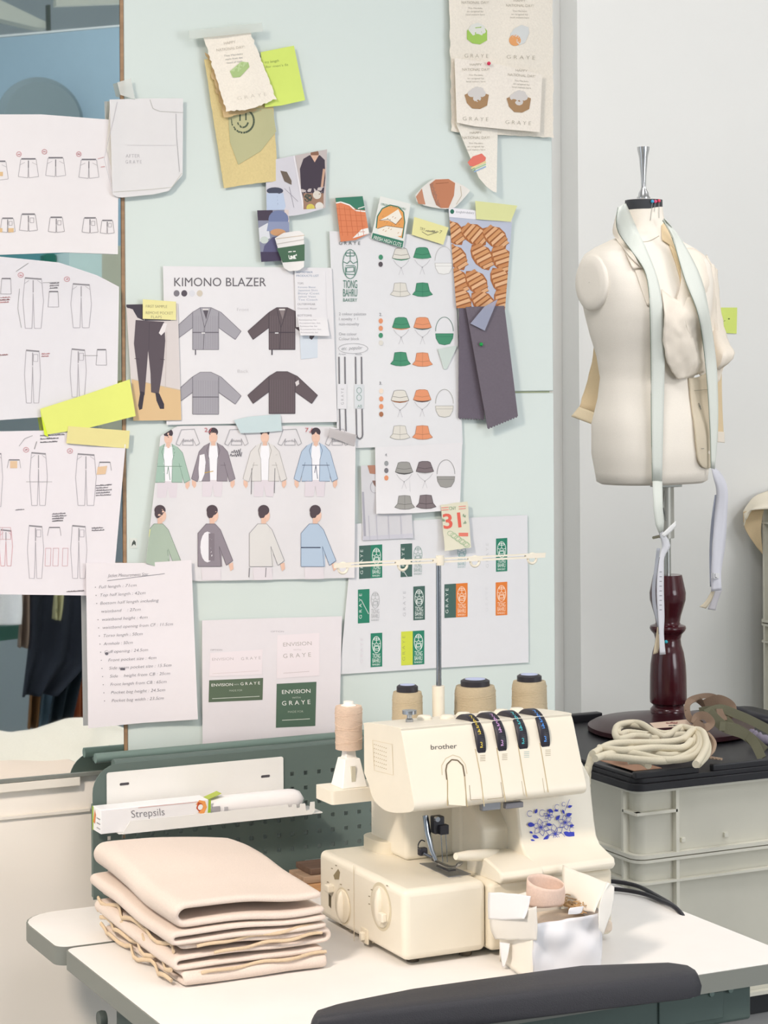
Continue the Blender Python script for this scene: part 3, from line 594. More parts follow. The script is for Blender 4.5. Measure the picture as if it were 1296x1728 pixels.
hatA(ink, 677, 545, G2, '#33705a', OR); hatA(ink, 713, 545, OR, '#b5795a', '#466'); basket(ink, 750, 571, G2, '#33705a'); hatB(ink, 676, 606, G2, '#33705a'); hatB(ink, 713, 607, OR, '#b5795a')
hatA(ink, 675, 668, CR, '#77766f', '#a8663c'); hatA(ink, 712.5, 667, OR, '#b5795a', '#544'); basket(ink, 750, 693, CR, '#a5a49c'); hatB(ink, 675, 730, CR, '#9d9b94'); hatB(ink, 713, 730, OR, '#b5795a')
for x, y, cc in ((642.6, 434, G2), (642.4, 446, '#5b555a'), (642.6, 541.6, OR), (642.6, 554, OR), (642.6, 566, G2), (643, 578.5, CR), (643.4, 660, '#ecdccb'), (643.4, 673, OR), (643.4, 686, OR), (643.4, 699, '#a97455')): ink.ell(x, y, 3.6, 4.4, cc, n=14)
ink.text('2.', 640, 533, 5, '#8a8a90', w=5); ink.text('3.', 640, 649, 5, '#8a8a90', w=5)
def logo(k, x, y, w, h, col, lw=1.0, words=True):
    """oval oven emblem over the stacked words"""
    oh = h*.56 if words else h
    k.ell(x, y+oh/2, w/2, oh/2, col, line=lw, n=22); k.line([(x-w*.3, y+oh*.12), (x+w*.3, y+oh*.12), (x+w*.28, y+oh*.22), (x-w*.28, y+oh*.22)], lw, col, True); k.line([(x, y+oh*.04), (x, y+oh*.36)], lw, col)
    k.line([(x-w*.46, y+oh*.42), (x-w*.2, y+oh*.48), (x, y+oh*.38), (x+w*.2, y+oh*.48), (x+w*.46, y+oh*.42)], lw, col); k.line([(x-w*.3, y+oh*.55), (x+w*.3, y+oh*.55)], lw, col)
    k.line([(x-w*.25, y+oh*.62), (x+w*.25, y+oh*.6), (x+w*.25, y+oh*.75), (x-w*.25, y+oh*.77)], lw, col, True); k.line([(x-w*.3, y+oh*.84), (x+w*.32, y+oh*.86)], lw, col); k.line([(x-w*.32, y+oh*.6), (x-w*.3, y+oh*.9)], lw, col); k.line([(x+w*.34, y+oh*.56), (x+w*.32, y+oh*.84)], lw, col)
    if words:
        q = h*.17; k.text('TIONG', x, y+h*.74, q*.9, col, w=w*.95, center=True); k.text('BAHRU', x, y+h*.90, q*.85, col, w=w*.95, center=True); k.text('BAKERY', x, y+h*1.0, q*.38, col, w=w*.95, center=True)
logo(ink, 591, 421, 25, 88, '#5f8a7c', 1.2)
ink.text('G R A Y E', 590, 413, 5.5, '#6f7474', w=36, center=True)
for i, t in enumerate(('2 colour palettes', '1 novelty + 1', 'non-novelty')): ink.text(t, 572, 532+i*8.5, 5, '#a5a5aa', w=(46, 32, 34)[i], thin=-.01)
ink.text('One colour', 572, 566, 5, '#a5a5aa', w=30, thin=-.01); ink.text('Colour block', 572, 574, 5, '#a5a5aa', w=34, thin=-.01); ink.ell(596, 588, 25, 8.5, '#b9b9bc', line=.7); ink.text('etc. popular', 576, 591, 6, '#8d8d92', w=35, thin=-.015, shear=.3, ang=-3)
ink.text('Front', 572, 599, 3, '#b5b5ba', w=12); ink.text('Back', 600, 599, 3, '#b5b5ba', w=11)
for x in (572, 582, 600, 610): ink.line([(x, 602), (x+.6, 648)], 2.2, '#76757a'); ink.line([(x+1, 690), (x+2, 728 if x < 590 else 734)], 2.2, '#76757a')
ink.line([(602, 733), (603, 738), (607, 741), (611, 738), (612, 733)], 2.2, '#76757a'); ink.rect(569, 648, 585, 690, '#e0e0e3'); ink.rect(598, 649, 614, 689, '#d5dadd')
ink.text('G R A Y E', 580, 683, 4.5, '#a5a5aa', w=28, ang=-90); ink.ell(606, 659, 4, 5, '#7d9a92', line=1); ink.ell(606, 671, 4, 5, '#7d9a92', line=1); ink.text('AB', 603, 688, 5, '#7d9a92', w=8)
done()
ink, done = sheet('hole_flap', 'torn see-through corner beside the basket drawings showing pale green', 'flap', [(739, 589), (772, 583)], [(749, 623), (754, 623)], .0048, '#d3dfd9'); done()
ink, done = sheet('design_sheet', 'small white sheet of grey bucket hat drawings, above the swatch page', 'sheet', [(633, 755), (780, 747)], [(635, 867), (700, 866), (776, 860)], .0065, '#edecee', curl=lambda x, y: .003*max(0, (y-830)/35))
hatA(ink, 682, 789, GY, '#6b6a68', '#555'); hatA(ink, 717, 788, DK, '#453d40', '#bbb'); basket(ink, 752.5, 812, GY, '#7b7a78'); hatB(ink, 683, 848, GY, '#6b6a68'); hatB(ink, 719, 847, DK, '#453d40')
for y, cc in ((782, '#9b9ea0'), (794, '#77757a'), (806.5, OR)): ink.ell(652, y, 3.6, 4.4, cc, n=14)
ink.text('4.', 650, 770, 5, '#8a8a90', w=4); done()
# --- swatch page
ink, done = sheet('design_sheet', 'wide white page of green and orange label swatches behind the thread guide', 'sheet', [(597, 884), (740, 876), (890, 869)], [(573, 1138), (740, 1127), (892, 1118)], .0035, '#e8e9ec')
def tagl(x0, x1, y0, y1, cl, cr, tl, tr):
    xm_ = (x0+x1)/2; s = .06*-1
    f = lambda x, y: (x, y+s*(x-x0))
    if cl: ink.fill([f(x0, y0), f(xm_, y0), f(xm_, y1), f(x0, y1)], cl)
    if cr: ink.fill([f(xm_, y0), f(x1, y0), f(x1, y1), f(xm_, y1)], cr)
    ink.text('G R A Y E', x0+6.5, y1-8, 4.6, tl, w=(y1-y0)*.74, ang=-90, thin=-.01); logo(ink, (xm_+x1)/2, y0+4, 14, y1-y0-8, tr, .9)
W_ = '#e6efea'
tagl(606, 645, 921, 977, SL, G1, W_, W_); tagl(676, 715, 918, 974, SL, None, W_, '#8fa8a2'); tagl(750, 789, 917, 962, None, None, '#d9dadd', '#8fb2b2'); tagl(818, 856, 910, 966, None, G1, '#c9cccd', W_)
tagl(604, 643, 995, 1052, G1, None, W_, '#b3b6b8'); tagl(678, 717, 991, 1048, None, SL, '#b9bbc0', W_); tagl(750, 789, 986, 1043, SL, '#e07f38', W_, '#f4dcc6'); tagl(817, 856, 984, 1040, None, '#e07f38', '#d9dadd', '#f4dcc6')
tagl(606, 645, 1070, 1127, None, G1, '#dcd6dc', W_); tagl(677, 716, 1066, 1123, '#cfd94a', G1, '#97a35a', W_)
ink.line([(610, 1013), (622, 1036)], 1.4, '#b9c6c0'); ink.line([(682, 965), (687, 973)], 1.2, '#c5ccca'); ink.line([(600, 1060), (892, 1040)], .01, '#ddd'); done()
# --- portrait print
ink, done = sheet('photo_print', 'pale grey photo print of a person in a white coat, beside the hats page', 'photo', [(609, 786), (690, 782)], [(612, 912), (697, 908)], .005, '#d9d9dd', clip=True, curl=lambda x, y: .002*max(0, (x-680)/15))
ink.fill([(620, 785), (633, 785), (634, 800), (624, 799)], '#b0806c'); ink.fill([(611, 830), (614, 912), (618, 912), (614, 830)], '#a9a9b4'); ink.fill([(612, 905), (700, 900), (700, 915), (612, 915)], '#c9c9d2')
for x in (622, 635, 655, 676): ink.line([(x, 870), (x+2, 912)], 1.6, '#bfbfc9')
ink.ell(632, 822, 7, 10, '#a9a7b0', line=.8); ink.fill([(628, 811), (634, 811), (634, 822), (631, 818)], '#8a6f68'); done()
# --- calendar page
ink, done = sheet('calendar_page', 'small torn calendar page with a big red 31', 'calendar', [(744, 852), (789, 846)], [(751, 930), (795, 924)], .011, '#e9e6cf', curl=lambda x, y: .003*max(0, (y-900)/25), jag=.4)
ink.text('CNY', 758, 861, 6, '#8aa68a', w=12, ang=-4); ink.text('31', 749, 892, 24, '#e2695a', w=30, ang=-6, thin=.02); ink.rect(774, 899, 790, 905, '#e2806e')
for x, y in ((745, 857), (745, 861), (774, 855), (774, 859)): ink.line([(x, y), (x+12, y-1)], 1.6, '#e59a8c')
for i in range(9): ink.ell(760+(i*7) % 30, 900+(i*5) % 22, 5, 4, '#a9c29c', line=.8, n=8)
for x, y in ((749, 880), (784, 872), (785, 884)): ink.scribble(x-3, y, 6, 6, '#8aa68a', .8)
done()
# --- croissant photo
ink, done = sheet('photo_print', 'tall photo print of rows of croissants', 'photo', [(757, 350), (865, 362)], [(770, 520), (852, 524)], .0065, '#c3cbdc', clip=True)
random.seed(3)
def croissant(k, x, y, a, s=1):
    c, si = cos(a), sin(a)
    T = lambda u, v: (x+(u*c-v*si)*s, y+(u*si+v*c)*s)
    k.fill([T(-20, 3), T(-14, -7), T(-5, -13), T(5, -13), T(14, -8), T(20, 2), T(14, 8), T(4, 12), T(-6, 12), T(-14, 9)], '#a8683c')
    for i, (u, cc) in enumerate(zip((-14, -8, -2, 4, 10, 15), ('#c98e5e', '#dfae82', '#d39c6a', '#e3b68c', '#c98d5c', '#ddac80'))):
        hh = 11*sqrt(max(.1, 1-(u/20)**2)); k.fill([T(u-2.2, -hh), T(u+2.4, -hh*1.05), T(u+1.2, hh*.95), T(u-3.4, hh*.8)], cc)
        k.line([T(u+2.6, -hh), T(u+.8, hh*.9)], .9, '#7d4a2a')
for r, (y, xs) in enumerate(((392, (765, 800, 838)), (430, (770, 812, 848)), (442, (0,)), (472, (772, 806, 846)), (505, (778, 815, 850)))):
    for i, x in enumerate(xs):
        if x: croissant(ink, x+random.uniform(-2, 2), y+random.uniform(-4, 4)-i*(-3), random.uniform(.6, 1.25), 1.30)
ink.fill([(755, 345), (870, 352), (866, 376), (756, 366)], '#ecebf0'); ink.ell(763, 357, 3.4, 4, '#2f6f5a'); ink.text('tiongbahrubakery', 769, 359, 3.8, '#8a8a92', w=31, ang=4); done()
ink, done = sheet('masking_tape', 'pale yellow tape on the top edge of the croissant photo', 'tape', [(802, 339), (873, 347)], [(804, 370), (862, 374)], .0085, '#e6e9a8'); done()
# croissant cut-out
ink, done = sheet('croissant_cutout', 'paper cut-out of a brown and white croissant, beneath the cloth strip', 'cut-out', [(701, 329), (712, 317), (725, 306), (735, 301), (758, 302), (770, 308), (782, 313), (793, 321)], [(703, 340), (716, 347), (730, 350), (742, 352), (753, 353), (768, 350), (780, 338), (792, 324)], .007, '#efece4', nx=20, curl=lambda x, y: .003*((x-747)/45)**2)
ink.fill([(702, 332), (712, 318), (715, 333), (718, 345), (706, 344)], '#c58c6e'); ink.fill([(725, 311), (735, 303), (757, 302), (768, 309), (766, 330), (757, 351), (744, 351), (732, 335)], '#c18160'); ink.fill([(725, 311), (732, 308), (744, 351), (736, 346), (729, 328)], '#a97a64')
ink.line([(735, 310), (757, 308)], 1, '#9a5f40'); ink.line([(777, 314), (779, 330), (770, 345)], 1, '#c9bda6'); done()
# two bakery cards
ink, done = sheet('sticker_card', 'orange and green illustrated card, leftmost of the two bakery cards', 'card', [(566, 334), (612, 331)], [(575, 408), (600, 405), (623, 394)], .0085, '#e58a60', clip=True)
ink.fill([(560, 330), (614, 328), (616, 355), (605, 356), (590, 345), (575, 340), (565, 342)], '#3d7d66'); ink.line([(565, 343), (575, 341), (590, 346), (600, 355), (617, 357)], 2.2, '#f2efe9'); ink.fill([(594, 403), (610, 387), (624, 384), (624, 400), (600, 408)], '#efece6'); ink.line([(604, 352), (617, 348)], 1.5, '#f2efe9')
for i in range(5): ink.line([(572+i*9, 346+i*2), (578+i*9, 398)], .7, '#c96f48'); ink.line([(568, 352+i*10), (616, 355+i*9)], .7, '#c96f48')
done()
ink, done = sheet('sticker_card', 'white card with a sandwich in an orange oven and green lettering', 'card', [(642, 331), (693, 344)], [(626, 402), (680, 419)], .0088, '#eef0ea', clip=True)
ink.fill([(635, 385), (637, 365), (645, 352), (658, 346), (672, 349), (681, 358), (683, 375), (679, 402)], '#e3a15e'); ink.line([(635, 385), (637, 365), (645, 352), (658, 346), (672, 349), (681, 358), (683, 375), (679, 402)], 1.8, '#2f7360')
ink.fill([(640, 372), (655, 364), (672, 353), (678, 366), (668, 378), (655, 372)], '#efe9dc'); ink.fill([(637, 386), (652, 381), (680, 385), (677, 398), (660, 400), (640, 396)], '#efe9dc')
ink.line([(640, 372), (655, 370), (668, 379), (678, 368)], .8, '#555'); ink.line([(637, 386), (652, 381), (680, 385)], .8, '#555')
for i in range(16): ink.line([(645+(i*7) % 30, 366+(i*11) % 30), (647+(i*7) % 30, 364+(i*11) % 30)], .9, '#b9885a')
ink.fill([(629, 393), (681, 407), (679, 418), (627, 403)], '#3d7d66'); ink.text('FRESH HIGH CUTS', 630, 403.5, 6, '#eef0ea', w=48, ang=15)
ink.text('ORIGINAL TIONG BAHRU', 643, 346, 3.6, '#3d7d66', w=42, ang=12); done()
ink, done = sheet('sticky_note', 'small pale yellow note with pen scrawl, between the oven card and croissants', 'sticky note', [(699, 366), (757, 384)], [(695, 396), (748, 413)], .0092, '#f0eca8')
ink.text('TRY', 708, 388, 5, '#6d6a58', w=9, ang=12, thin=-.01); ink.line([(712, 391), (722, 397), (740, 391)], .9, '#6d6a58'); ink.scribble(718, 390, 20, 4, '#8a8770', .8, 10); ink.text('7', 741, 394, 6, '#77745e', w=4, ang=14, thin=-.01); done()
# cloths top right
ink, done = sheet('printed_cloth', 'large cream cloth with green and orange sweet prints, at the top', 'cloth', [(757, -60), (850, -64), (932, -60)], [(762, 222), (850, 228), (934, 232)], .005, '#ebe4d6', 'fabric', jag=1.2, nx=20, ny=28, curl=lambda x, y: .002+.002*sin(x*.05+y*.02))
def dayprint(k, x, y, sl=0, sc=1, h=True):
    k.text('HAPPY', x, y, 4.2*sc, '#b5ae9e', w=20*sc, center=True, ang=sl, thin=-.01); k.text('NATIONAL DAY!', x, y+8.5*sc, 4.6*sc, '#b5ae9e', w=46*sc, center=True, ang=sl, thin=-.01)
    for i, t in enumerate(('This Merdeka', 'an original by', 'local makers here')): k.text(t, x, y+(17+i*5.4)*sc, 2.6, '#b9b4a8', w=(24, 28, 32)[i], center=True, ang=sl)
dayprint(ink, 802, -2); dayprint(ink, 877, 3, 1); ink.text('G R A Y E', 784, 97, 6.5, '#aba596', w=40, ang=1, thin=-.02); ink.text('G R A Y E', 855, 99, 6.5, '#aba596', w=48, ang=2, thin=-.02)
ink.fill([(788, 52), (795, 44), (816, 44), (822, 52), (822, 68), (810, 75), (797, 73), (788, 66)], '#a3c95e'); ink.fill([(790, 50), (795, 42), (806, 38), (817, 43), (820, 54), (814, 60), (806, 57), (798, 60)], '#dfe0d8'); ink.line([(802, 47), (812, 46)], 1.4, '#a3c95e')
ink.fill([(861, 58), (868, 48), (880, 42), (892, 46), (893, 56), (886, 72), (876, 76)], '#d5d8d6'); ink.ell(869, 68, 10, 9.5, '#e3a269', ang=.2); done()
ink, done = sheet('printed_cloth', 'narrow hanging cloth with a rainbow cake print', 'cloth', [(768, 205), (840, 212)], [(808, 300), (820, 314), (830, 322), (838, 325)], .009, '#eee9dd', 'fabric', curl=lambda x, y: .006*max(0, (y-240)/80), nx=12, ny=20)
dayprint(ink, 803, 226); ink.fill([(789, 274), (798, 264), (813, 259), (820, 266), (819, 271), (800, 281), (793, 280)], '#e2796a')
ink.line([(795, 284), (820, 273)], 2.6, '#ead79a'); ink.line([(797, 287), (820, 277)], 2, '#a9cfa0'); ink.line([(800, 290), (820, 281)], 1.8, '#93b4d8'); done()
ink, done = sheet('printed_cloth', 'cream cloth with two brown bowl prints, pinned in front', 'cloth', [(767, 98), (840, 108), (915, 126)], [(771, 207), (800, 213), (850, 218), (911, 223)], .014, '#eee7db', 'fabric', curl=lambda x, y: .003*max(0, (y-170)/50)+.003*max(0, (860-x)/90)*0, nx=16, ny=20)
dayprint(ink, 803, 111); dayprint(ink, 880, 121, 4)
for x, y in ((805, 166), (876, 172)):
    ink.fill([(x-21, y-6), (x-12, y-10), (x, y-4), (x+12, y-9), (x+20, y-6), (x+17, y+12), (x+5, y+18), (x-8, y+17), (x-17, y+8)], '#a78560')
    for dx, dy in ((-9, -8), (0, -14), (8, -8), (0, -5), (-4, -12), (5, -13), (0, 0)): ink.ell(x+dx, y+dy, 7, 6, '#d3cfcb', n=9)
ink.text('G R A Y E', 781, 203, 6.5, '#aba596', w=43, ang=2, thin=-.02); ink.text('G R A Y E', 853, 209, 6.5, '#aba596', w=43, ang=3, thin=-.02); done()
# dark grey fabric swatch (two layers of the same cloth)
t = thing('fabric_swatch', 'dark grey pinked fabric swatch folded double, hanging beneath the croissant photo', 'swatch', at(820, 620, WF-.01))
def zig(a, b, n, amp):
    out = []
    for i in range(n+1):
        q = i/n; out.append((lerp(a[0], b[0], q), lerp(a[1], b[1], q)+(amp if i % 2 else -amp)))
    return out
ink, done = sheet('back_layer', '', '', [(775, 520), (815, 520)], zig((774, 706), (817, 708), 18, 1.6), .009, '#675f6b', 'fabric', parent=t, nx=36, thick=.001); done()
ink, done = sheet('front_layer', '', '', [(786, 518), (851, 516)], zig((823, 724), (874, 703), 22, 1.6), .0135, '#6c646e', 'fabric', parent=t, nx=44, ny=20, thick=.001, curl=lambda x, y: .003*sin((y-520)*.012)); done()
def pin(name, label, x, y, Y, col, r=.0028, tail=None):
    p = at(x, y, Y); t = thing(name, label, 'pin', p)
    MB().lathe(p, [(.0001, -r), (r*.7, -r*.7), (r, 0), (r*.7, r*.7), (.0001, r)], 12, 'y').build('pin_head', mat(col, .25), t)
    q = tail or (p+Vector((0, .012, -.004))); MB().tube([p, q], .0004, 6).build('pin_shaft', mat('#b9bcc0', .3, metal=1), t)
pin('ball_pin', 'green ball pin in the dark grey swatch', 812, 581, WF-.0185, '#1e9a4a')
pin('ball_pin', 'red ball pin in the cream bowl cloth', 825, 107, WF-.0185, '#d8365a')
ink, done = sheet('clear_tape', 'frosted tape holding the dark grey swatch to the croissant photo', 'tape', [(818, 517), (840, 505)], [(794, 546), (818, 558)], .0185, '#b9bfd6', alpha=.6); done()
# envision sheet
ink, done = sheet('design_sheet', 'white sheet with two green ENVISION logo boxes, above the pegboard', 'sheet', [(341, 1047), (460, 1043), (577, 1040)], [(342, 1282), (460, 1274), (572, 1262)], .004, '#ece7ea', curl=lambda x, y: .002*max(0, (x-520)/50))
ink.text('OPTION', 457, 1067, 2.6, '#a5a1a6', w=22, thin=-.01); ink.text('OPTION', 355, 1098, 2.6, '#a5a1a6', w=20, thin=-.01); ink.text('CONTACT', 385, 1263, 2.6, '#a5a1a6', w=22)
ink.fill([(355, 1102), (443, 1096), (442, 1138), (353, 1142)], '#eae1e4'); ink.fill([(468, 1072), (539, 1068), (539, 1140), (467, 1145)], '#eae1e4')
ink.fill([(353, 1148), (444, 1144), (443, 1181), (352, 1185)], '#5b6b57'); ink.fill([(467, 1154), (534, 1150.5), (532, 1225), (465.5, 1228)], '#526a59')
w1, w2 = '#eeeee8', '#b5ada9'
ink.text('ENVISION', 358, 1115, 4.6, '#c2b8ba', w=36, ang=-2); ink.text('G R A Y E', 407, 1114, 4.8, '#b9b0b2', w=33, ang=-3); ink.line([(358, 1137), (437, 1132)], .8, '#d9cccc')
ink.text('ENVISION', 357, 1158.5, 4.6, w1, w=36, ang=-2); ink.text('WITH', 395, 1156.5, 2.4, '#b9c2b4', w=8, ang=-2); ink.text('G R A Y E', 406, 1156.5, 4.8, w1, w=33, ang=-3); ink.text('MADE FOR', 387, 1167, 3, '#a9b3a4', w=22, ang=-2); ink.line([(358, 1179), (438, 1175)], 1, '#c9cfc4')
ink.text('ENVISION', 478, 1091, 6.4, w2, w=48, ang=-3); ink.text('WITH', 495, 1098, 2.8, '#c9bfc2', w=13); ink.text('G R A Y E', 478, 1110.5, 7, w2, w=47, ang=-3); ink.line([(478, 1136), (522, 1133)], .8, '#cbbfc0')
ink.text('ENVISION', 476, 1171, 6.4, w1, w=48, ang=-2.5); ink.text('WITH', 493, 1179, 3, '#b9c2b4', w=14, ang=-2); ink.text('G R A Y E', 476, 1190.5, 7.2, w1, w=48, ang=-3); ink.text('MADE FOR', 486, 1203, 3.4, '#a9b3a4', w=26, ang=-2); ink.line([(476, 1215.5), (523, 1213)], 1.2, '#c9cfc4'); done()
# far wall note
ink, done = sheet('sticky_note', 'lime note with a tiny pen mark on the far wall right of the dress form', 'sticky note', [(1205, 519), (1244, 519)], [(1206, 561), (1243, 563)], .003, '#dcec7c', base=5.0)
ink.line([(1215, 541), (1219, 543), (1224, 541)], 1, '#8a9a4c'); ink.ell(1230, 538, 1.6, 1.4, '#6a7a3c', n=8); done()
# ================================================================== DESK
ZT = .73
white = mat('#efece8', .45, 'plastic'); band = mat('#83867f', .55); green = mat('#5f6e69', .45, 'plastic'); dgreen = mat('#4d5d58', .5)
def rrect(x0, x1, y0, y1, r, n=6):
    rs = r if isinstance(r, (list, tuple)) else [r]*4; P = []
    for (cx, cy, a0), q in zip(((x1, y1, 0), (x0, y1, 90), (x0, y0, 180), (x1, y0, 270)), rs):
        sx, sy = (1 if cx == x1 else -1), (1 if cy == y1 else -1)
        for k in range(n+1):
            a = radians(a0+90*k/n); P.append((cx-sx*q+q*cos(a), cy-sy*q+q*sin(a)))
    return P
XY = lambda a, b, h: Vector((a, b, h))
dk = thing('sewing_desk', 'white desk with dark green edges and rail, the sewing machine standing on it', 'desk', (1.11, 2.18, 0))
def top(nm, P, Pi):
    o = MB().prism(P, XY, ZT-.022, ZT-.0006).build('edge_band', band, dk, smooth=40)
    MB().prism(Pi, XY, ZT-.01, ZT).build(nm, white, dk, smooth=40, bevel=.0006, seg=1)
top('desktop', rrect(.7485, 1.4835, 1.966, 2.392, [.006, .012, .012, .006]), rrect(.7503, 1.4817, 1.9678, 2.3905, [.006, .011, .011, .006]))
top('rear_shelf', rrect(.742, 1.42, 2.398, 2.565, [.01, .05, .016, .01]), rrect(.7438, 1.418, 2.3995, 2.5635, [.01, .049, .015, .01]))
MB().box(.905, 1.425, 1.985, 2.02, ZT-.066, ZT-.0225).build('front_rail', dgreen, dk, bevel=.004)
MB().box(.78, .81, 2.06, 2.30, ZT-.07, ZT-.0225).build('side_rail', dgreen, dk, bevel=.003)
for x in (.80, 1.38):
    MB().box(x, x+.04, 2.16, 2.2, .03, ZT-.0225).build('leg', dgreen, dk, bevel=.003)
    MB().box(x-.01, x+.05, 1.98, 2.40, .0, .03).build('foot', dgreen, dk, bevel=.004)
pl = MB().box(1.30, 1.385, 1.9825, 1.985, ZT-.058, ZT-.028).build('bracket_plate', dgreen, dk, bevel=.0008)
for px, py in ((1167, 1679), (1200, 1676.5), (1232, 1670)):
    c = at(px, py, 1.9825); MB().lathe(c, [(.0001, -.0022), (.0032, -.002), (.0038, 0), (.0038, .001), (.0001, .001)], 14, 'y').build('screw', mat('#6d7f79', .35, metal=.5), dk)
# hook below desk
hk = [atx(122, 1728, .80), atx(128, 1705, .80)]
t = thing('cable_hook', 'dark oval cable hook with post below the desk, at the bottom left', 'hook', at(190, 1728, 2.3))
cc = at(172, 1720, 2.30); MB().lathe(cc, [(.0001, -.004), (.009, -.004), (.01, 0), (.009, .004), (.0001, .004)], 20, 'x').build('disc', mat('#4d5653', .5), t)
a_ = at(196, 1700, 2.12); MB().box(a_.x-.003, a_.x+.004, a_.y, a_.y+.01, a_.z-.05, ZT-.0225).build('post', mat('#5f6a67', .5), t, bevel=.001)
# padded armrest
ar = [atz(x, y, ZT+.027) for x, y in ((530, 1712), (536, 1704), (568, 1694), (625, 1682), (690, 1669), (790, 1655), (900, 1640), (985, 1629), (1060, 1627), (1140, 1625), (1160, 1628), (1173, 1636), (1174, 1641), (1160, 1645), (1000, 1664), (760, 1693), (600, 1712), (540, 1719), (531, 1717))]
MBp = MB(); P = [(p.x, p.y) for p in ar]
cxa = sum(p[0] for p in P)/len(P); cya = sum(p[1] for p in P)/len(P)
def ring(inset, z, dy=0): return [Vector((a+(cxa-a)*inset*.3, b+(cya-b)*inset+dy, z)) for a, b in P]
MBp.grid([ring(.04, ZT+.0008), ring(-.06, ZT+.003), ring(-.08, ZT+.013), ring(-.04, ZT+.022), ring(.0, ZT+.0265), ring(.14, ZT+.0285), ring(.6, ZT+.0292)], True, True)
o = MBp.build('arm_pad', mat('#35353a', .55, 'fabric', scale=900, bump=.3), smooth=50); tag(o, 'long black padded arm rest on the front edge of the white desk', 'arm rest')

# ================================================================== PEGBOARD
t = thing('pegboard', 'dark green steel pegboard panel standing behind the desk', 'pegboard', (1.12, 2.585, ZT))
px0 = at(157, 1400, 2.585).x; z1 = at(300, 1279, 2.585).z; ztl = z1
out = []
for k in range(9): a = radians(180-90*k/8); out.append((px0+.036+.036*cos(a), z1-.036+.036*sin(a)))
out += [(1.405, z1), (1.405, .752), (1.142, .752)]
for k in range(5): a = radians(90+90*k/4); out.append((1.142+.004*cos(a), .748+.004*sin(a)))
out += [(1.128, .7325), (px0, .7325)]
out = [(a, b) for a, b in out][::-1]
holes = []; hz = at(493, 1306, 2.585); p2 = at(561, 1301, 2.585); pit = (p2.x-hz.x)/3; hr = .0026
x = hz.x-13*pit
cols = []
while x < 1.39:
    if x > px0+.02: cols.append(x)
    x += pit
zz = hz.z; dz = (at(493, 1306, 2.585).z-at(495.5, 1331, 2.585).z)
r = 0
while zz > .752:
    for x in cols:
        if (x < 1.10 and zz > .826) or (x > 1.12 and zz < .765): continue
        holes.append([(x-hr, zz-hr), (x-hr, zz+hr), (x+hr, zz+hr), (x+hr, zz-hr)])
    zz -= dz
FY = lambda y: (lambda a, b, h: Vector((a, y+h, b)))
MB().plate(out, holes, FY(2.585), 0, .0016).build('panel', green, t, smooth=30)
mb = MB().tube([(px0+.03, 2.5935, z1-.0035), (1.405, 2.5935, z1-.0035)], .008, 16); mb.build('top_rail', green, t, smooth=50)
mb = MB().tube([(px0+.012, 2.611, z1+.004), (1.405, 2.611, z1+.004)], .0065, 16); mb.build('rear_rail', mat('#6f837c', .4), t, smooth=50)
MB().box(px0+.002, px0+.02, 2.586, 2.60, .7325, z1-.05).build('side_flange', green, t, bevel=.002)
# tray on the pegboard
t = thing('pegboard_tray', 'white metal tray shelf hooked on the left of the pegboard', 'tray', at(330, 1400, 2.56))
A_, B_, C_, D_ = at(180, 1304, 2.583), at(478, 1291, 2.583), at(479, 1370, 2.583), at(181, 1388, 2.583)
x0, x1_ = A_.x, B_.x; zt, zb = A_.z, at(181, 1396, 2.583).z
sl = []
for q in (at(210, 1323, 2.583), at(448, 1310, 2.583)): sl.append(rrect(q.x-.0065, q.x+.0065, q.z-.0018, q.z+.0018, .0017, 4)[::-1])
trm = mat('#efeeea', .4, 'plastic')
MB().plate(rrect(x0, x1_, zb, zt, .003, 4), sl, FY(2.5825), 0, .0012).build('back_plate', trm, t, smooth=30)
for q in (at(210, 1323, 2.583), at(448, 1310, 2.583)): MB().box(q.x-.0065, q.x+.0065, 2.584, 2.585, q.z-.0018, q.z+.0018).build('slot_backing', mat('#57545a', .6), t)
FRX0, FRX1 = at(228, 1400, 2.535).x, at(531, 1372, 2.535).x
zf0, zf1 = at(231, 1404, 2.535).z, at(231, 1386, 2.535).z
MB().box(x0, x1_+.035, 2.536, 2.5825, zb, zb+.0014).build('tray_floor', trm, t)
FR0 = x0+.004
prof = [(FR0, zb), (FRX1-.004, zb), (FRX1, zb+.004), (FRX1, zb+.016), (FRX1-.006, zb+.016), (FRX1-.007, zb+.006), (FRX1-.012, zb+.005), (FRX1-.0135, zb+.015), (FRX1-.020, zb+.015), (FRX1-.021, zb+.010), (FRX1-.0255, zb+.010), (FRX1-.0265, zb+.015), (FRX1-.031, zb+.015), (FRX1-.032, zb+.012), (FRX1-.037, zb+.012), (FRX1-.038, zb+.0155), (FR0+.010, zb+.0155)]
MB().prism(prof, FY(2.5345), 0, .0014).build('front_lip', trm, t)
TZ = zb+.0016
# lozenge box
bl, br = at(170, 1385, 2.54).x, at(352, 1370, 2.54).x
t = thing('lozenge_box', 'white long lozenge carton lying on the pegboard tray, end flap to the left', 'carton', (bl+.06, 2.557, TZ))
bzh = .030
MB().box(bl+.0, br, 2.540, 2.572, TZ, TZ+bzh).build('carton_body', mat('#f0eff0', .4, 'plastic'), t, bevel=.0008)
mbk = MB(); k = Ink(mbk, lambda x, y, l=0: atp(x, y, Vector((0, 2.540, 0)), Vector((0, 1, 0)))-Vector((0, l+.0002, 0)))
k.text('Strepsils', 222, 1380, 12.5, '#77747c', w=56, ang=-4.5, thin=-.008)
k.fill([(336, 1350), (346, 1352), (349, 1362), (343, 1375), (334, 1371), (342, 1364), (340, 1357), (330, 1358)], '#f0a35c'); k.fill([(334, 1353), (341, 1356), (343, 1363), (336, 1370), (331, 1364)], '#c4542e'); k.ell(338, 1362, 4, 5, '#eeeeee', ang=.5)
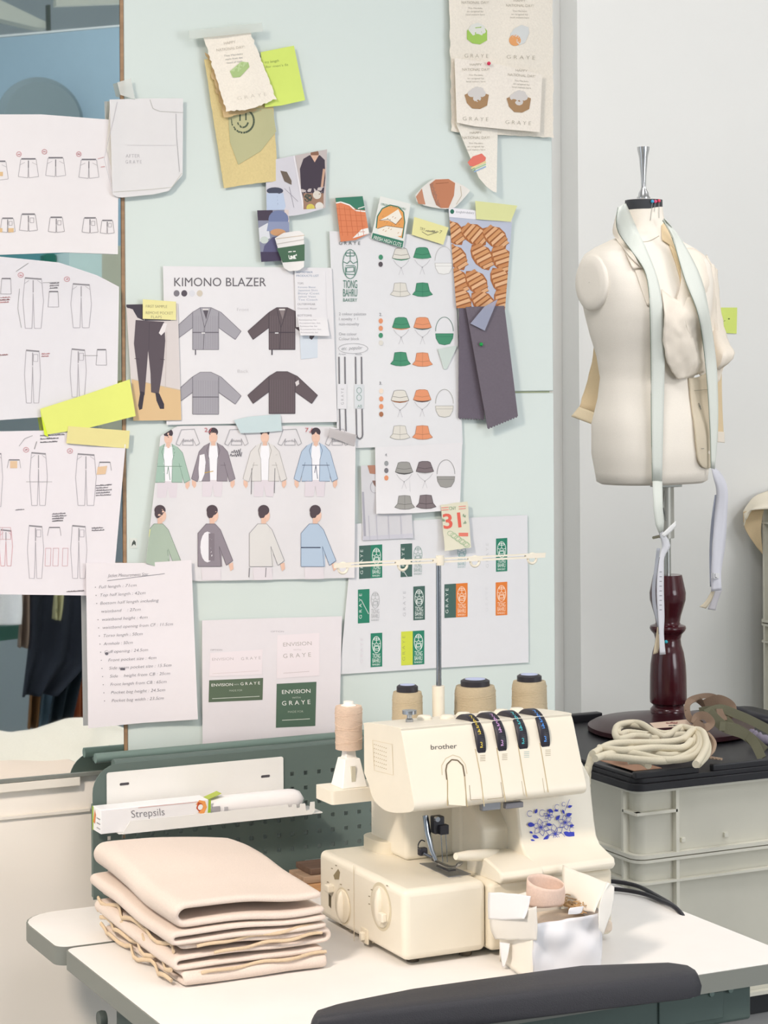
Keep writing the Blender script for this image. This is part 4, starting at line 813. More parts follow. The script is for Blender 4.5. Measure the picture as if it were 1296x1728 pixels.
k.fill([(352, 1350), (356, 1349), (355, 1375), (350, 1376)], '#9cc03a'); k.line([(233, 1363), (335, 1353)], .8, '#d9a9a2')
mbk.build('print', None, t, smooth=0, fix=False)
mbk = MB(); k = Ink(mbk, lambda x, y, l=0: atx(x, y, bl)-Vector((l+.0002, 0, 0)))
q0 = pr = None
def prj(p):
    d = p-O; dd = d.dot(Fv); a = d.dot(Rv)/dd; b = d.z/dd; return (PCX+(a-ROLL*b)*FPX, PCY-(b+ROLL*a)*FPX)
e = [prj(Vector((bl, y, z))) for y, z in ((2.572, TZ), (2.572, TZ+bzh), (2.540, TZ+bzh), (2.540, TZ))]
L2 = lambda u, v: (lerp(lerp(e[0][0], e[1][0], v), lerp(e[3][0], e[2][0], v), u), lerp(lerp(e[0][1], e[1][1], v), lerp(e[3][1], e[2][1], v), u))
k.fill([L2(0, 0), L2(0, 1), L2(.14, 1), L2(.1, 0)], '#a5c438'); k.fill([L2(.12, .35), L2(.3, .9), L2(.42, .7), L2(.3, .3)], '#e58a4a')
for i in range(4):
    for j in range(3): k.line([L2(.55+.11*i, .2+.2*j), L2(.62+.11*i, .2+.2*j)], 1.5, '#6d6a70')
mbk.build('end_print', None, t, smooth=0, fix=False)
MB().prism([(0, 0), (.018, .006), (.02, .007), (.002, .001)], lambda a, b, h: Vector((br+a, 2.545+h, TZ+bzh-.002+b)), 0, .018).build('open_flap', mat('#a9b84a', .6), t)
# white device lying on tray
t = thing('white_remote', 'rounded white plastic device lying half in the open carton on the tray', 'device', (br+.07, 2.557, TZ))
prf = []; xa, xb = br+.004, at(516, 1355, 2.55).x
mb = MB(); rows = []
for i in range(20):
    q = i/19; x = lerp(xa, xb, q); e_ = min(1, (1-q)/.16); e_ = sqrt(max(.0001, 1-(1-e_)**2)); s0 = (.94 if q < .06 else 1)*max(e_, .02)
    rows.append([Vector((x, 2.556+.0145*cos(a)*s0, TZ+.0155+.0145*sin(a)*s0)) for a in [2*pi*j/20 for j in range(20)]])
mb.grid(rows, True, True); mb.build('shell', mat('#f2efee', .3, 'plastic'), t, smooth=60)
MB().box(xa+.002, xa+.012, 2.5405, 2.5425, TZ+.006, TZ+.02).build('battery_slot', mat('#a9a7ab', .4), t, bevel=.0005)
MB().box(xa+.018, xa+.023, 2.5405, 2.5425, TZ+.006, TZ+.018).build('button', mat('#b9b7ba', .4), t, bevel=.0005)
t2 = at(186, 1400, 2.565); o = MB().tube([t2+Vector((0, 0, .0)), t2+Vector((.012, .002, -.003)), t2+Vector((.016, .01, -.002))], .003, 10).build('corner_hook', mat('#35524b', .4)); tag(o, 'small dark green hook end under the left end of the carton', 'hook')
# wooden blocks under pegboard opening
wd = '#c08a5c'
for i, (y0, y1, z0, h, cc, sp) in enumerate(((2.50, 2.56, .7305, .010, '#bd9064', (.0, .14)), (2.505, 2.553, .7408, .009, '#a98f78', (.01, .12)), (2.51, 2.558, .7501, .008, '#6b5548', (.022, .11)))):
    xx = 1.093
    tag(MB().box(xx+sp[0], xx+sp[1], y0, y1, z0, z0+h).build('wood_slat', mat(cc, .6, 'wood'), bevel=.0008), ['orange-brown wooden slat lowest behind the machine, by the pegboard', 'greyish wooden slat in the middle of the small stack by the pegboard', 'dark wooden slat topmost of the small stack by the pegboard'][i], 'wood slat', 'wooden slats by the pegboard')

# ================================================================== FOLDED CLOTHS
cl = mat('#decfc3', .95, 'fabric', scale=700, bump=.2); cl2 = mat('#d3bd9f', .95, 'fabric', scale=500, bump=.3)
def foldpath(layers, y0, y1, zb_, gap):
    """section of a zig-zag folded cloth in (y,z), fold ends rounded"""
    P = []; r = gap/2
    for i in range(layers):
        z = zb_+gap*i; a, b = (y1, y0) if i % 2 == 0 else (y0, y1)
        for k in range(13): P.append((lerp(a, b, k/12), z))
        if i < layers-1:
            s = -1 if i % 2 == 0 else 1
            for k in range(1, 6): an = -pi/2+pi*k/6; P.append((b+s*r*cos(an)*1.1, z+r+r*sin(an)))
    return P
def folded(name, label, path, x0, x1, seed, th, wob=.003, axis='x', m=cl, slope=lambda x, y: 0, skew=0, n=26):
    mb = MB(); rows = []
    for j in range(n+1):
        q = j/n; row = []
        for i, (a, b) in enumerate(path):
            x = lerp(x0, x1, q)
            nn = noise.noise(Vector((a*14+seed, q*3+seed, b*60)))*wob; n2 = noise.noise(Vector((a*9+seed*2, q*4, b*80+3)))*wob
            ex = (1 if q > .5 else -1)*0
            edge = n2*2.2 if j in (0, n) else n2*2.2*abs(2*q-1)
            if axis == 'x': p = Vector((x+edge+skew*(a-2.3), a+n2*.8, b+nn*.9))
            else: p = Vector((a+n2*.8, x+edge+skew*(a-.9), b+nn*.9))
            p.z += slope(p.x, p.y)+wavez(p.x, p.y)*min(1, max(0, (b if axis == 'x' else b)-zc)/.05); row.append(p)
        rows.append(row)
    mb.grid(rows); o = mb.build(name, m, smooth=180, solid=th, sub=1, so=0)
    return tag(o, label, 'folded cloth', 'folded cloths on the desk')
zc = ZT+.0045
def wavez(x, y): return (.006*noise.noise(Vector((x*9, y*7, 1.3)))+.004*min(1, max(0, (y-2.2)/.2)))
c1 = folded('folded_cloth', 'beige folded cloth at the bottom of the pile, edge frayed', foldpath(2, 2.182, 2.445, zc, .010), .814, .986, 1, .0068, .0020)
c2 = folded('folded_cloth', 'beige folded cloth second from the bottom of the pile, with overlocked edges', foldpath(3, .812, .984, zc+.0175, .0105), 2.176, 2.45, 5, .0066, .0020, axis='y')
sl3 = lambda x, y: .008*min(1, max(0, (y-2.19)/.2))*min(1, max(0, (1.0-x)/.12))
c3 = folded('folded_cloth', 'beige folded cloth third up, right beneath the smooth top one', foldpath(2, .806, .986, zc+.0455, .0095), 2.170, 2.45, 9, .0064, .0018, axis='y', slope=lambda x, y: sl3(x, y)*.3)
# top: thick fleece folded at the left, big round edge
P = []; x0c, x1c, zt0 = .818, .985, zc+.064; g = .021
for k in range(12): P.append((lerp(x1c, x0c, k/11), zt0))
for k in range(1, 8): an = -pi/2+pi*k/8; P.append((x0c-g/2*cos(an)*1.15, zt0+g/2+g/2*sin(an)))
for k in range(12): P.append((lerp(x0c, x1c-.004, k/11), zt0+g*(1-.18*k/11)))
folded('folded_cloth', 'smooth thick beige folded cloth on top of the pile', P, 2.172, 2.45, 13, .0085, .0022, axis='y', slope=sl3, n=22)
for i, (z, y, xa_, xb_) in enumerate(((zc+.002, 2.178, .812, .98), (zc+.024, 2.176, .845, .975), (zc+.032, 2.18, .84, .98))):
    pass
for i, zz_ in enumerate((zc+.002, zc+.011, zc+.024, zc+.034)):
    mb = MB(); pts = [Vector((.8095-.004*sin(k*.9+i)-.003*(i == 0), 2.19+.25*k/20, zz_+.003*sin(k*1.3+i*2)+.002*(k/20))) for k in range(21)]
    mb.tube(pts, .0017, 8, 1.5); o = mb.build('overlocked_edge', cl2, [c1, c1, c2, c2][i], smooth=60)
for i, (zz_, a, b) in enumerate(((zc+.011, .835, .985), (zc+.031, .85, .98), (zc+.0405, .83, .97))):
    mb = MB(); pts = [Vector((lerp(a, b, k/16), 2.174-.002*sin(k*.7), zz_+(.006*k/16 if i else .004*k/16)+.001*sin(k))) for k in range(17)]
    mb.tube(pts, .0015, 8, 1.3); mb.build('overlocked_edge', cl2, [c1, c2, c2][i], smooth=60)
# ================================================================== OVERLOCK SEWING MACHINE
ivory = mat('#e6dfce', .35, 'plastic'); ivory2 = mat('#dfd6c1', .4, 'plastic'); seam = mat('#b5a582', .6); steel = mat('#a9adb3', .25, metal=1); dsteel = mat('#55585e', .3, metal=.8); blk = mat('#23222a', .4)
T = thing('overlock_machine', 'ivory overlock sewing machine with blue flower print and four tension dials', 'sewing machine', (1.2, 2.25, ZT))
ZB = ZT+.0075
bd = MB().box(1.062, 1.1675, 2.135, 2.367, ZB, .8175).build('lower_body', ivory, T, bevel=.008, seg=4)
MB().box(1.16, 1.334, 2.20, 2.365, ZB, .8175).build('rear_body', ivory, T, bevel=.006)
for x, y in ((1.085, 2.16), (1.15, 2.155), (1.085, 2.34), (1.31, 2.33), (1.31, 2.22)): MB().lathe((x, y, ZT+.0003), [(.0001, 0), (.007, 0), (.008, .0075), (.0001, .0076)], 14).build('rubber_foot', mat('#5b5347', .7), T)
# rear pad and throat
MB().prism(rrect(1.115, 1.20, 2.30, 2.366, .02), XY, .8172, .832).build('rear_pad', ivory2, T, bevel=.005)
MB().box(1.128, 1.215, 2.262, 2.36, .8172, .965).build('neck', ivory, T, bevel=.006)
MB().box(1.19, 1.26, 2.235, 2.36, .8172, .95).build('needle_column', ivory, T, bevel=.008)
# stepped block right of needle
MB().prism([(2.19, .8172), (2.19, .862), (2.215, .885), (2.245, .915), (2.30, .915), (2.30, .8172)], lambda a, b, h: Vector((h, a, b)), 1.192, 1.262).build('looper_step', ivory, T, bevel=.004)
arm = MB().tube([at(769, 1445, 2.15), at(790, 1444, 2.155), at(815, 1443, 2.165), at(840, 1442, 2.19)], [.004, .0062, .0068, .0068], 16); arm.build('finger_guard', ivory, T, smooth=50, bevel=0)
# flower cover: curved front panel from head down to ledge
prof = [(2.172, .915), (2.168, .89), (2.163, .865), (2.158, .848), (2.150, .839), (2.132, .833), (2.118, .829), (2.116, .822), (2.122, .816), (2.20, .812), (2.36, .812), (2.36, .93), (2.19, .93)]
MB().prism(prof, lambda a, b, h: Vector((h, a, b)), 1.226, 1.329).build('looper_cover', ivory, T, smooth=40, bevel=.003)
prof2 = [(2.150, .837), (2.128, .832), (2.116, .828), (2.114, .821), (2.122, .815), (2.20, .812), (2.20, .837)]
MB().prism(prof2, lambda a, b, h: Vector((h, a, b)), 1.176, 1.232).build('cover_ledge', ivory, T, smooth=40, bevel=.003)
MB().box(1.168, 1.332, 2.128, 2.205, ZB, .816).build('front_body', ivory2, T, bevel=.006)
# head
hp = [(2.2345, .918), (2.226, .906), (2.212, .8995), (2.19, .8965), (2.165, .8985), (2.140, .9035), (2.1275, .9065), (2.1195, .9105), (2.1185, .918), (2.1242, .932), (2.1299, .946), (2.1355, .960), (2.1412, .974), (2.146, .986), (2.1505, .9935), (2.158, .9965), (2.240, .990), (2.247, .985), (2.247, .93)]
hx0, hx1 = 1.067, 1.2905
hp = [(p.x, p.y) for p in spline([(a, b, 0) for a, b in hp[:-1]], 3)]+[hp[-1]]
hd = MB().prism(hp, lambda a, b, h: Vector((h, a, b)), hx0, hx1).build('head', ivory, T, smooth=40, bevel=.0028, seg=3)
# face plane of head
n_f = Vector((0, 2.146-2.1185, .986-.918)).cross(Vector((1, 0, 0))).normalized()
if n_f.y > 0: n_f = -n_f
p_f = Vector((1.1, 2.1185, .918))
face = lambda x, y, l=0: atp(x, y, p_f, n_f)+n_f*(l+.0001)
mb = MB(); k = Ink(mb, face); sm = '#bfae88'
for g_ in ([(802, 1264), (811, 1310), (817, 1361)], [(838, 1262), (846, 1310), (853, 1353)], [(874, 1257), (882, 1305), (889, 1345)], [(911, 1254), (919, 1300), (925, 1337)]): k.line(g_, 1.5, sm)
k.line([(755, 1360), (755, 1316)], 1.5, '#a8976f'); k.line([(788, 1362), (784, 1310)], 1.5, '#a8976f')
k.line([(754, 1316), (752, 1300), (754, 1290), (762, 1282), (772, 1283), (781, 1292), (784, 1310)], 2.2, '#6d5f48')
k.line([(746, 1308), (745, 1292), (752, 1280), (764, 1274), (776, 1278), (785, 1290), (788, 1306)], 1.2, '#cdc0a2')
k.fill([(756, 1316), (754, 1300), (757, 1290), (764, 1285), (772, 1286), (779, 1293), (782, 1310), (786, 1360), (757, 1358)], '#eae1cd')
k.text('brother', 727, 1265, 8.2, '#5a5552', w=44, ang=-3, thin=.004)
for x, y in ((814, 1275), (851, 1273), (888, 1269), (924, 1266)):
    for r in range(4): k.line([(x-4, y+r*3), (x+5, y+r*3-.6)], .8, '#a79a80' if x != 888 else '#9ab4b4')
k.line([(792, 1325), (794, 1350), (812, 1349)], 1, '#9b8f78'); k.line([(845, 1320), (849, 1346), (822, 1349)], 1, '#9b8f78')
for x, y in ((880, 1318), (915, 1313)): k.line([(x, y), (x+4, y+25)], .8, '#b5a88c')
mb.build('face_print', None, hd, smooth=0, fix=False)
mb = MB(); k = Ink(mb, lambda x, y, l=0: atx(x, y, hx0)-Vector((l+.0001, 0, 0)))
for i in range(7):
    for j in range(6): k.ell(632+i*3.3, 1256+j*7+i*1.1, .9, .9, '#b9aa88', n=6)
k.line([(629, 1249), (662, 1256), (664, 1308), (632, 1300)], .7, '#d9ccb0', True); mb.build('vent', None, hd, smooth=0, fix=False)
MB().box(1.158, 1.182, 2.1265, 2.134, .8985, .9085).build('thread_cutter', mat('#8d8f93', .4, metal=.6), T, bevel=.001)
MB().box(1.1875, 1.2105, 2.1245, 2.132, .8985, .905).build('slot_guard', mat('#77777d', .4), T, bevel=.001)
# tension dials
tv = [('#d8c04a', 820), ('#c79ad0', 855), ('#48b8c0', 890), ('#4a8ee0', 928)]
for i, (cc_, xr_) in enumerate(tv):
    x0p, xe = (803, 837.5, 872.5, 910)[i], (818, 853, 888.5, 925.5)[i]
    yf = (1262, 1258, 1254, 1250)[i]
    a = face(x0p, yf-6).x; b = face(xe, yf-6).x
    cy0, cz0, R0 = 2.1700, .9685, .0338
    dl = MB().lathe((0, cy0, cz0), [(.0001, a), (R0-.001, a), (R0, a+.0012), (R0, b-.0012), (R0-.001, b), (.0001, b)], 64, 'x').build('tension_dial', mat('#2b2933', .4), T, smooth=40)
    mb = MB().use(mat('#15151c', .5))
    for j in range(26):
        an = radians(95+j*3.6)*1.0; c_, s_ = cos(an), sin(an)
        y_ = cy0+(R0+.0001)*c_; z_ = cz0+(R0+.0001)*s_; tx, tz = -s_*.00035, c_*.00035
        mb.add([(b-.006, y_-tx, z_-tz), (b-.0012, y_-tx, z_-tz), (b-.0012, y_+tx, z_+tz), (b-.006, y_+tx, z_+tz)], [(0, 1, 2, 3)])
    for j, chs in enumerate('7654 3'):
        an = radians(108+j*13); mx_ = textmesh(chs, 0) if chs != ' ' else ([], [])
        mb.use(mat(cc_, .5))
        if chs == ' ': continue
        xs_ = [v[0] for v in mx_[0]]; w_ = (max(xs_)+min(xs_))/2
        O2 = Vector((0, cy0+(R0+.0003)*cos(an), cz0+(R0+.0003)*sin(an))); up_ = Vector((0, -sin(an), cos(an)))*-1
        mb.add([O2+Vector((lerp(a, b, .42), 0, 0))+Vector((1, 0, 0))*(v[0]-w_)*.0085+up_*(v[1]-.35)*.0085 for v in mx_[0]], mx_[1])
        O3 = Vector((0, cy0+(R0+.0003)*cos(an+.1), cz0+(R0+.0003)*sin(an+.1)))
        mb.add([O3+Vector((lerp(a, b, .42)+dx, 0, 0))+up_*dy for dx, dy in ((-.0018, -.0003), (.0018, -.0003), (.0018, .0003), (-.0018, .0003))], [(0, 1, 2, 3)])
    mb.build('dial_scale', None, dl, smooth=0, fix=False)
# thread guides on head top
for i, (x, y) in enumerate(((1.13, 2.215), (1.155, 2.205), (1.18, 2.212), (1.205, 2.205), (1.23, 2.21), (1.252, 2.212))):
    MB().lathe((x, y, .9925), [(.0001, -.003), (.009, -.003), (.009, .002), (.007, .0045), (.0001, .005)], 20).build('thread_guide', ivory, T, smooth=50)
c = at(691, 1218, 2.20); MB().lathe((c.x, c.y, .991), [(.0001, 0), (.0045, 0), (.0045, .006), (.003, .007), (.003, .011), (.0085, .012), (.0085, .016), (.0001, .016)], 20).build('pressure_screw', steel, T, smooth=40)
# needle area
MB().prism([(p.x, p.y) for p in (atz(708, 1457, .818), atz(745, 1455, .818), atz(795, 1475, .818), atz(757, 1480, .818))], XY, .8174, .8184).build('needle_plate', mat('#8f9197', .3, metal=.8), T)
p1 = [at(718, 1376, 2.19), at(722, 1405, 2.187), at(729, 1435, 2.18), at(736, 1452, 2.175)]
MB().tube(p1, [.0042, .0042, .0036, .003], 10, .6).build('presser_bar', steel, T, smooth=50)
foot = spline([at(730, 1450, 2.185), at(748, 1459, 2.175), at(762, 1463, 2.165), at(772, 1461, 2.16), at(777, 1456, 2.155)], 4)
MB().tube(foot, [.0045]*(len(foot)), 10, .35).build('presser_foot', steel, T, smooth=50)
MB().tube([at(737, 1461, 2.17), at(758, 1470, 2.16), at(770, 1468, 2.155)], .003, 8, .4).build('presser_sole', dsteel, T, smooth=50)
a = at(740, 1391, 2.185); MB().box(a.x-.008, a.x+.005, a.y-.006, a.y+.006, a.z-.010, a.z+.010).build('needle_clamp', mat('#3b3b40', .4, metal=.4), T, bevel=.0015)
a = at(746, 1399, 2.178); MB().box(a.x-.004, a.x+.007, a.y-.004, a.y+.004, a.z-.006, a.z+.005).build('needle_clamp', blk, T, bevel=.0008)
a = at(737, 1382, 2.178); MB().lathe(a, [(.0001, -.003), (.003, -.003), (.003, .002), (.0001, .002)], 12, 'y').build('clamp_screw', steel, T)
for dx in (744, 752): MB().tube([at(dx, 1403, 2.178), at(dx+3, 1455, 2.172)], .0005, 6).build('needle', steel, T)
MB().tube(spline([at(706, 1434, 2.19), at(706, 1425, 2.19), at(711, 1418, 2.19), at(717, 1420, 2.19)], 5), .0007, 6).build('upper_looper', blk, T)
a = at(713, 1436, 2.185); MB().box(a.x-.005, a.x+.005, a.y-.004, a.y+.004, a.z-.005, a.z+.004).build('looper_block', blk, T, bevel=.0015)
MB().tube([at(714, 1440, 2.18), at(728, 1447, 2.178)], .0018, 8).build('looper_arm', dsteel, T)
# dials on the left end
XL = 1.062
def fx(x, y): return atx(x, y, XL)
def disc(c, R, h0, h1, n=40): return MB().lathe((0, c.y, c.z), [(.0001, XL+h1), (R*.94, XL+h1), (R, XL+h1+.0008), (R, XL+h0), (.0001, XL+h0)], n, 'x')
endp = '#cfc3a5'
mb = MB(); k = Ink(mb, lambda x, y, l=0: fx(x, y)-Vector((l+.0001, 0, 0)))
k.line([(597, 1460), (598, 1590)], .9, '#d9cdb2')
def fell(c, R, col, lift=0, n=32):   # true circle on the end face, in world metres
    mb.use(mat(col, .6)); mb.add([Vector((XL-.00012-lift, c.y+R*cos(2*pi*i/n), c.z+R*sin(2*pi*i/n))) for i in range(n)], [tuple(range(n))])
c2 = fx(643, 1530); c1_ = fx(579, 1529)
mb_keep = mb
for cc0, r0_, h0_ in ((c2, .0275, '#cfc5ac'), (c1_, .022, '#d5cbb3')):
    mb = MB(); fell(cc0, r0_, h0_); mb.build('dial_recess', None, bd, smooth=0, fix=False)
mb = mb_keep
for x, y in ((548, 1500), (552, 1488), (559, 1465), (566, 1460), (587, 1501), (626, 1501), (652, 1494), (622, 1512), (622, 1525), (574, 1492), (590, 1570), (628, 1590), (583, 1513)): k.line([(x, y), (x+3, y+1)], 1.8, '#9a8f78')
k.fill([(563, 1477), (571, 1466), (574, 1472), (572, 1484), (565, 1484)], '#8f8264'); k.fill([(555, 1508), (559, 1512), (559, 1533), (555, 1528)], '#5b5240')
mb.build('end_print', None, bd, smooth=0, fix=False)
def knob(nm, c, R, ang, w_):
    o = disc(c, R, .0, -.0022).build(nm, ivory2, T, smooth=40)
    mb = MB(); rows = []
    for q in range(13):
        u = -1+2*q/12; hw = w_*sqrt(max(.02, 1-u*u)); hh = .006*sqrt(max(.02, 1-u*u))
        ca, sa = cos(ang), sin(ang)
        rows.append([Vector((XL-.0020-hh*s2, c.y+u*R*.92*sa+hw*t2*ca, c.z+u*R*.92*ca-hw*t2*sa)) for s2, t2 in ((0, -1), (.7, -.9), (1, -.4), (1, .4), (.7, .9), (0, 1))])
    mb.grid(rows, True, True); mb.build('grip', ivory, o, smooth=50)
knob('stitch_length_dial', c1_, .0195, .0, .0045); knob('feed_dial', c2, .0235, .0, .006)
a = fx(560, 1499); MB().box(XL-.008, XL+.001, a.y-.006, a.y+.005, a.z-.004, a.z+.005).build('cutter_lever', ivory, T, bevel=.0015)
a = fx(652, 1547); MB().box(XL-.0085, XL-.002, a.y-.006, a.y+.006, a.z-.005, a.z+.005).build('feed_lever', ivory, T, bevel=.0015)
a = fx(616, 1579); MB().box(XL-.0015, XL+.001, a.y-.009, a.y+.009, a.z-.0085, a.z+.0085).build('switch_plate', ivory2, T, bevel=.0006)
MB().box(XL-.006, XL-.001, a.y-.003, a.y+.004, a.z-.0045, a.z+.0045).build('slide_switch', ivory, T, bevel=.001)
# blue flower print on the cover
n_c = Vector((0, 2.172-2.163, .915-.865)).cross(Vector((1, 0, 0))).normalized(); n_c = -n_c if n_c.y > 0 else n_c
cov = lambda x, y, l=0: atp(x, y, Vector((1.28, 2.163, .865)), n_c)+n_c*(l+.0014)
mb = MB(); k = Ink(mb, cov); BL = '#3b46b8'
def petal(cx, cy, a, L, w_, fill=None, lw=.7):
    c_, s_ = cos(a), sin(a); P = [(u*L, w_*sin(pi*u**.8)*sg) for sg, us in ((1, (0, .2, .4, .6, .8, 1)), (-1, (.8, .6, .4, .2))) for u in us]
    P = [(cx+u*c_-v*s_, cy+u*s_+v*c_) for u, v in P]
    if fill: k.fill(P, fill)
    else: k.line(P, lw, BL, True)
for (cx, cy, s) in ((912, 1396, 15), (936, 1407, 17), (953, 1388, 13), (925, 1376, 9)):
    for i in range(6): petal(cx, cy, i*pi/3+.3, s, s*.3)
    for i in range(6): k.line([(cx, cy), (cx+s*.38*cos(i*1.05), cy+s*.38*sin(i*1.05))], .6, BL)
for x, y, a, L, w_ in ((889, 1391, .1, 13, 4), (897, 1410, .35, 12, 3), (902, 1373, -1.2, 9, 2.4), (921, 1391, .1, 10, 2.6), (915, 1423, -1, 18, 3.4), (924, 1366, .5, 10, 3), (934, 1367, .2, 8, 2), (937, 1384, -.9, 11, 2.8), (948, 1366, 1.2, 9, 2), (954, 1377, -.4, 11, 3.4), (957, 1362, -.3, 8, 2.4), (960, 1394, -.2, 8, 2.4), (950, 1404, .5, 16, 4), (952, 1423, -.7, 14, 3.4), (955, 1409, -.3, 14, 3.5), (963, 1420, -1.3, 17, 3), (894, 1417, .2, 8, 1.6), (906, 1421, .2, 7, 2), (893, 1403, .6, 6, 1.8)): petal(x, y, a, L, w_, BL)
for a, b, r in ((893, 1373, 4.5), (914, 1372, 5), (939, 1362, 4), (964, 1400, 4), (950, 1357, 3)): k.ell(a, b, r, r*1.1, BL, line=.7, a0=.8, a1=5.6, n=12)
k.line([(952, 1368), (956, 1358), (960, 1349)], .7, BL); k.line([(918, 1421), (928, 1424), (937, 1420), (946, 1424)], .8, BL)
mb.build('flower_print', None, T, smooth=0, fix=False)
# thread stand
MB().box(1.14, 1.40, 2.335, 2.40, .905, .915).build('spool_platform', ivory, T, bevel=.003)
MB().box(1.20, 1.25, 2.33, 2.37, .80, .906).build('platform_bracket', ivory, T, bevel=.003)
MB().tube([(1.2237, 2.36, .915), (1.2237, 2.36, 1.006)], .0078, 20).build('pole_sleeve', ivory, T, smooth=40)
MB().tube([(1.2243, 2.36, 1.0), (1.225, 2.36, 1.158)], .0033, 14).build('telescopic_pole', mat('#8f9296', .2, metal=1), T, smooth=40)
gb = MB()
bx0, bx1, bz = 1.080, 1.3745, 1.1625
rings = [at(x, 948, 2.355).x for x in (578.5, 679.5, 801.5, 898)]
outl = [(bx0, bz-.003), (bx1, bz-.003), (bx1+.001, bz+.003), (bx0, bz+.003)]
hol = []
segs = [(rings[0]+.010, rings[1]-.010), (rings[1]+.010, 1.222-.007), (1.222+.007, rings[2]-.010), (rings[2]+.010, rings[3]-.010)]
for a, b in segs: hol.append([(a, bz-.0007), (a, bz+.0011), (b, bz+.0011), (b, bz-.0007)])
gb.use(ivory).plate(outl, hol, FY(2.353), 0, .004)
gbar = gb.build('guide_bar', ivory, T, smooth=30)
for x in rings:
    pts = [Vector((x+.0062*cos(2*pi*i/20), 2.355, bz-.0035+.0062*sin(2*pi*i/20))) for i in range(21)]
    MB().tube(pts, .0017, 8).build('thread_ring', ivory, gbar, smooth=60)
MB().lathe((1.2245, 2.355, bz-.006), [(.0001, 0), (.005, 0), (.0055, .006), (.005, .012), (.0001, .0125)], 16).build('bar_joint', ivory, T, smooth=50)
# left spool tray
MB().prism(rrect(1.0325, 1.12, 2.262, 2.31, .004), XY, .893, .909).build('side_spool_tray', ivory, T, bevel=.002)
c = at(589, 1322, 2.285)
mb = MB(); rows = []
for z, s in ((.909, .0165), (.913, .0155), (.942, .010), (.9425, .007), (.952, .006)): rows.append([Vector((c.x+dx*s, 2.285+dy*s, z)) for dx, dy in ((-1, -1), (1, -1), (1, 1), (-1, 1))])
mb.grid(rows, True, True); mb.build('cone_holder', mat('#f2f0ea', .35, 'plastic'), T, bevel=.001)
MB().box(c.x-.0035, c.x+.0015, 2.285-.0152, 2.285-.012, .916, .934).build('holder_slot', mat('#c9c4b0', .6), T)
# flared chute at left of bag
def spool(name, label, cx, cy, z0, z1, r0, r1, col, cap=True, capc='#2b2930', group=None):
    t = thing(name, label, 'thread spool', (cx, cy, z0), group)
    mb = MB(); n = 14; pf_ = [(.0001, z0)]
    for i in range(n+1):
        q = i/n; r = lerp(r0, r1, q)*(1-.06*(q > .93)); pf_.append((r, lerp(z0, z1, q)))
    pf_.append((r1*.55, z1+.0002)); pf_.append((.0001, z1+.0002))
    mb.lathe((cx, cy, 0), pf_, 40); yo = mb.build('thread', mat(col, .8, 'thread', bump=.6), t, smooth=50)
    mb = MB()
    for i in range(9):
        pts = []
        for j in range(30):
            a = 2*pi*j/29; zz_ = lerp(z0+.004, z1-.004, (i+.5)/9)+.004*sin(a+i*1.3)*(1 if i % 2 else -1); q = (zz_-z0)/(z1-z0); r = lerp(r0, r1, q)+.0001
            pts.append(Vector((cx+r*cos(a), cy+r*sin(a), zz_)))
        mb.tube(pts, .0004, 5)
    mb.build('crossing_strands', mat(col, .8, 'thread', bump=.4), t, smooth=60)
    if cap:
        rc = r1*.72
        MB().lathe((cx, cy, 0), [(.0001, z1), (rc, z1), (rc, z1+.0065), (rc*.8, z1+.0085), (rc*.35, z1+.0085), (rc*.3, z1+.004), (.0001, z1+.004)], 30).build('core_end', mat(capc, .4), t, smooth=40)
        MB().lathe((cx, cy, 0), [(rc*.36, z1+.0087), (rc*.62, z1+.0088), (rc*.7, z1+.0087), (rc*.7, z1+.0084), (rc*.36, z1+.0084)], 24).build('round_label', mat('#b9c4e4', .5), t, smooth=0)
    return t
for x0p, x1p, yc, yt, lb in ((660, 710, 1172, 1170, 'tan thread cone behind the machine, leftmost with black cap'), (766, 833, 1163, 1160, 'wide tan thread cone just right of the metal pole'), (863, 919, 1155, 1152, 'tan thread cone behind the machine, farthest right')):
    Ysp = 2.375; a, b = at(x0p, 1190, Ysp), at(x1p, 1190, Ysp); zt_ = at((x0p+x1p)/2, yt, Ysp-.012).z
    R_ = (b.x-a.x)/2*.93
    spool('thread_cone', lb, (a.x+b.x)/2+.002, Ysp, .9155, zt_, R_*1.06, R_*.97, '#c6b698', group='tan thread cones')
a, b = at(566, 1230, 2.285), at(613, 1230, 2.285)
tl = spool('thread_spool', 'pale pinkish beige thread spool on the small white holder at the left', c.x, 2.285, .9525, at(589, 1191, 2.285).z, .0158, .0163, '#dcc3ad', cap=False)
MB().lathe((c.x, 2.285, at(589, 1191, 2.285).z), [(.0001, -.001), (.009, -.001), (.009, .001), (.006, .002), (.006, .0055), (.0001, .0058)], 20).build('core_end', mat('#efece4', .4), tl, smooth=40)
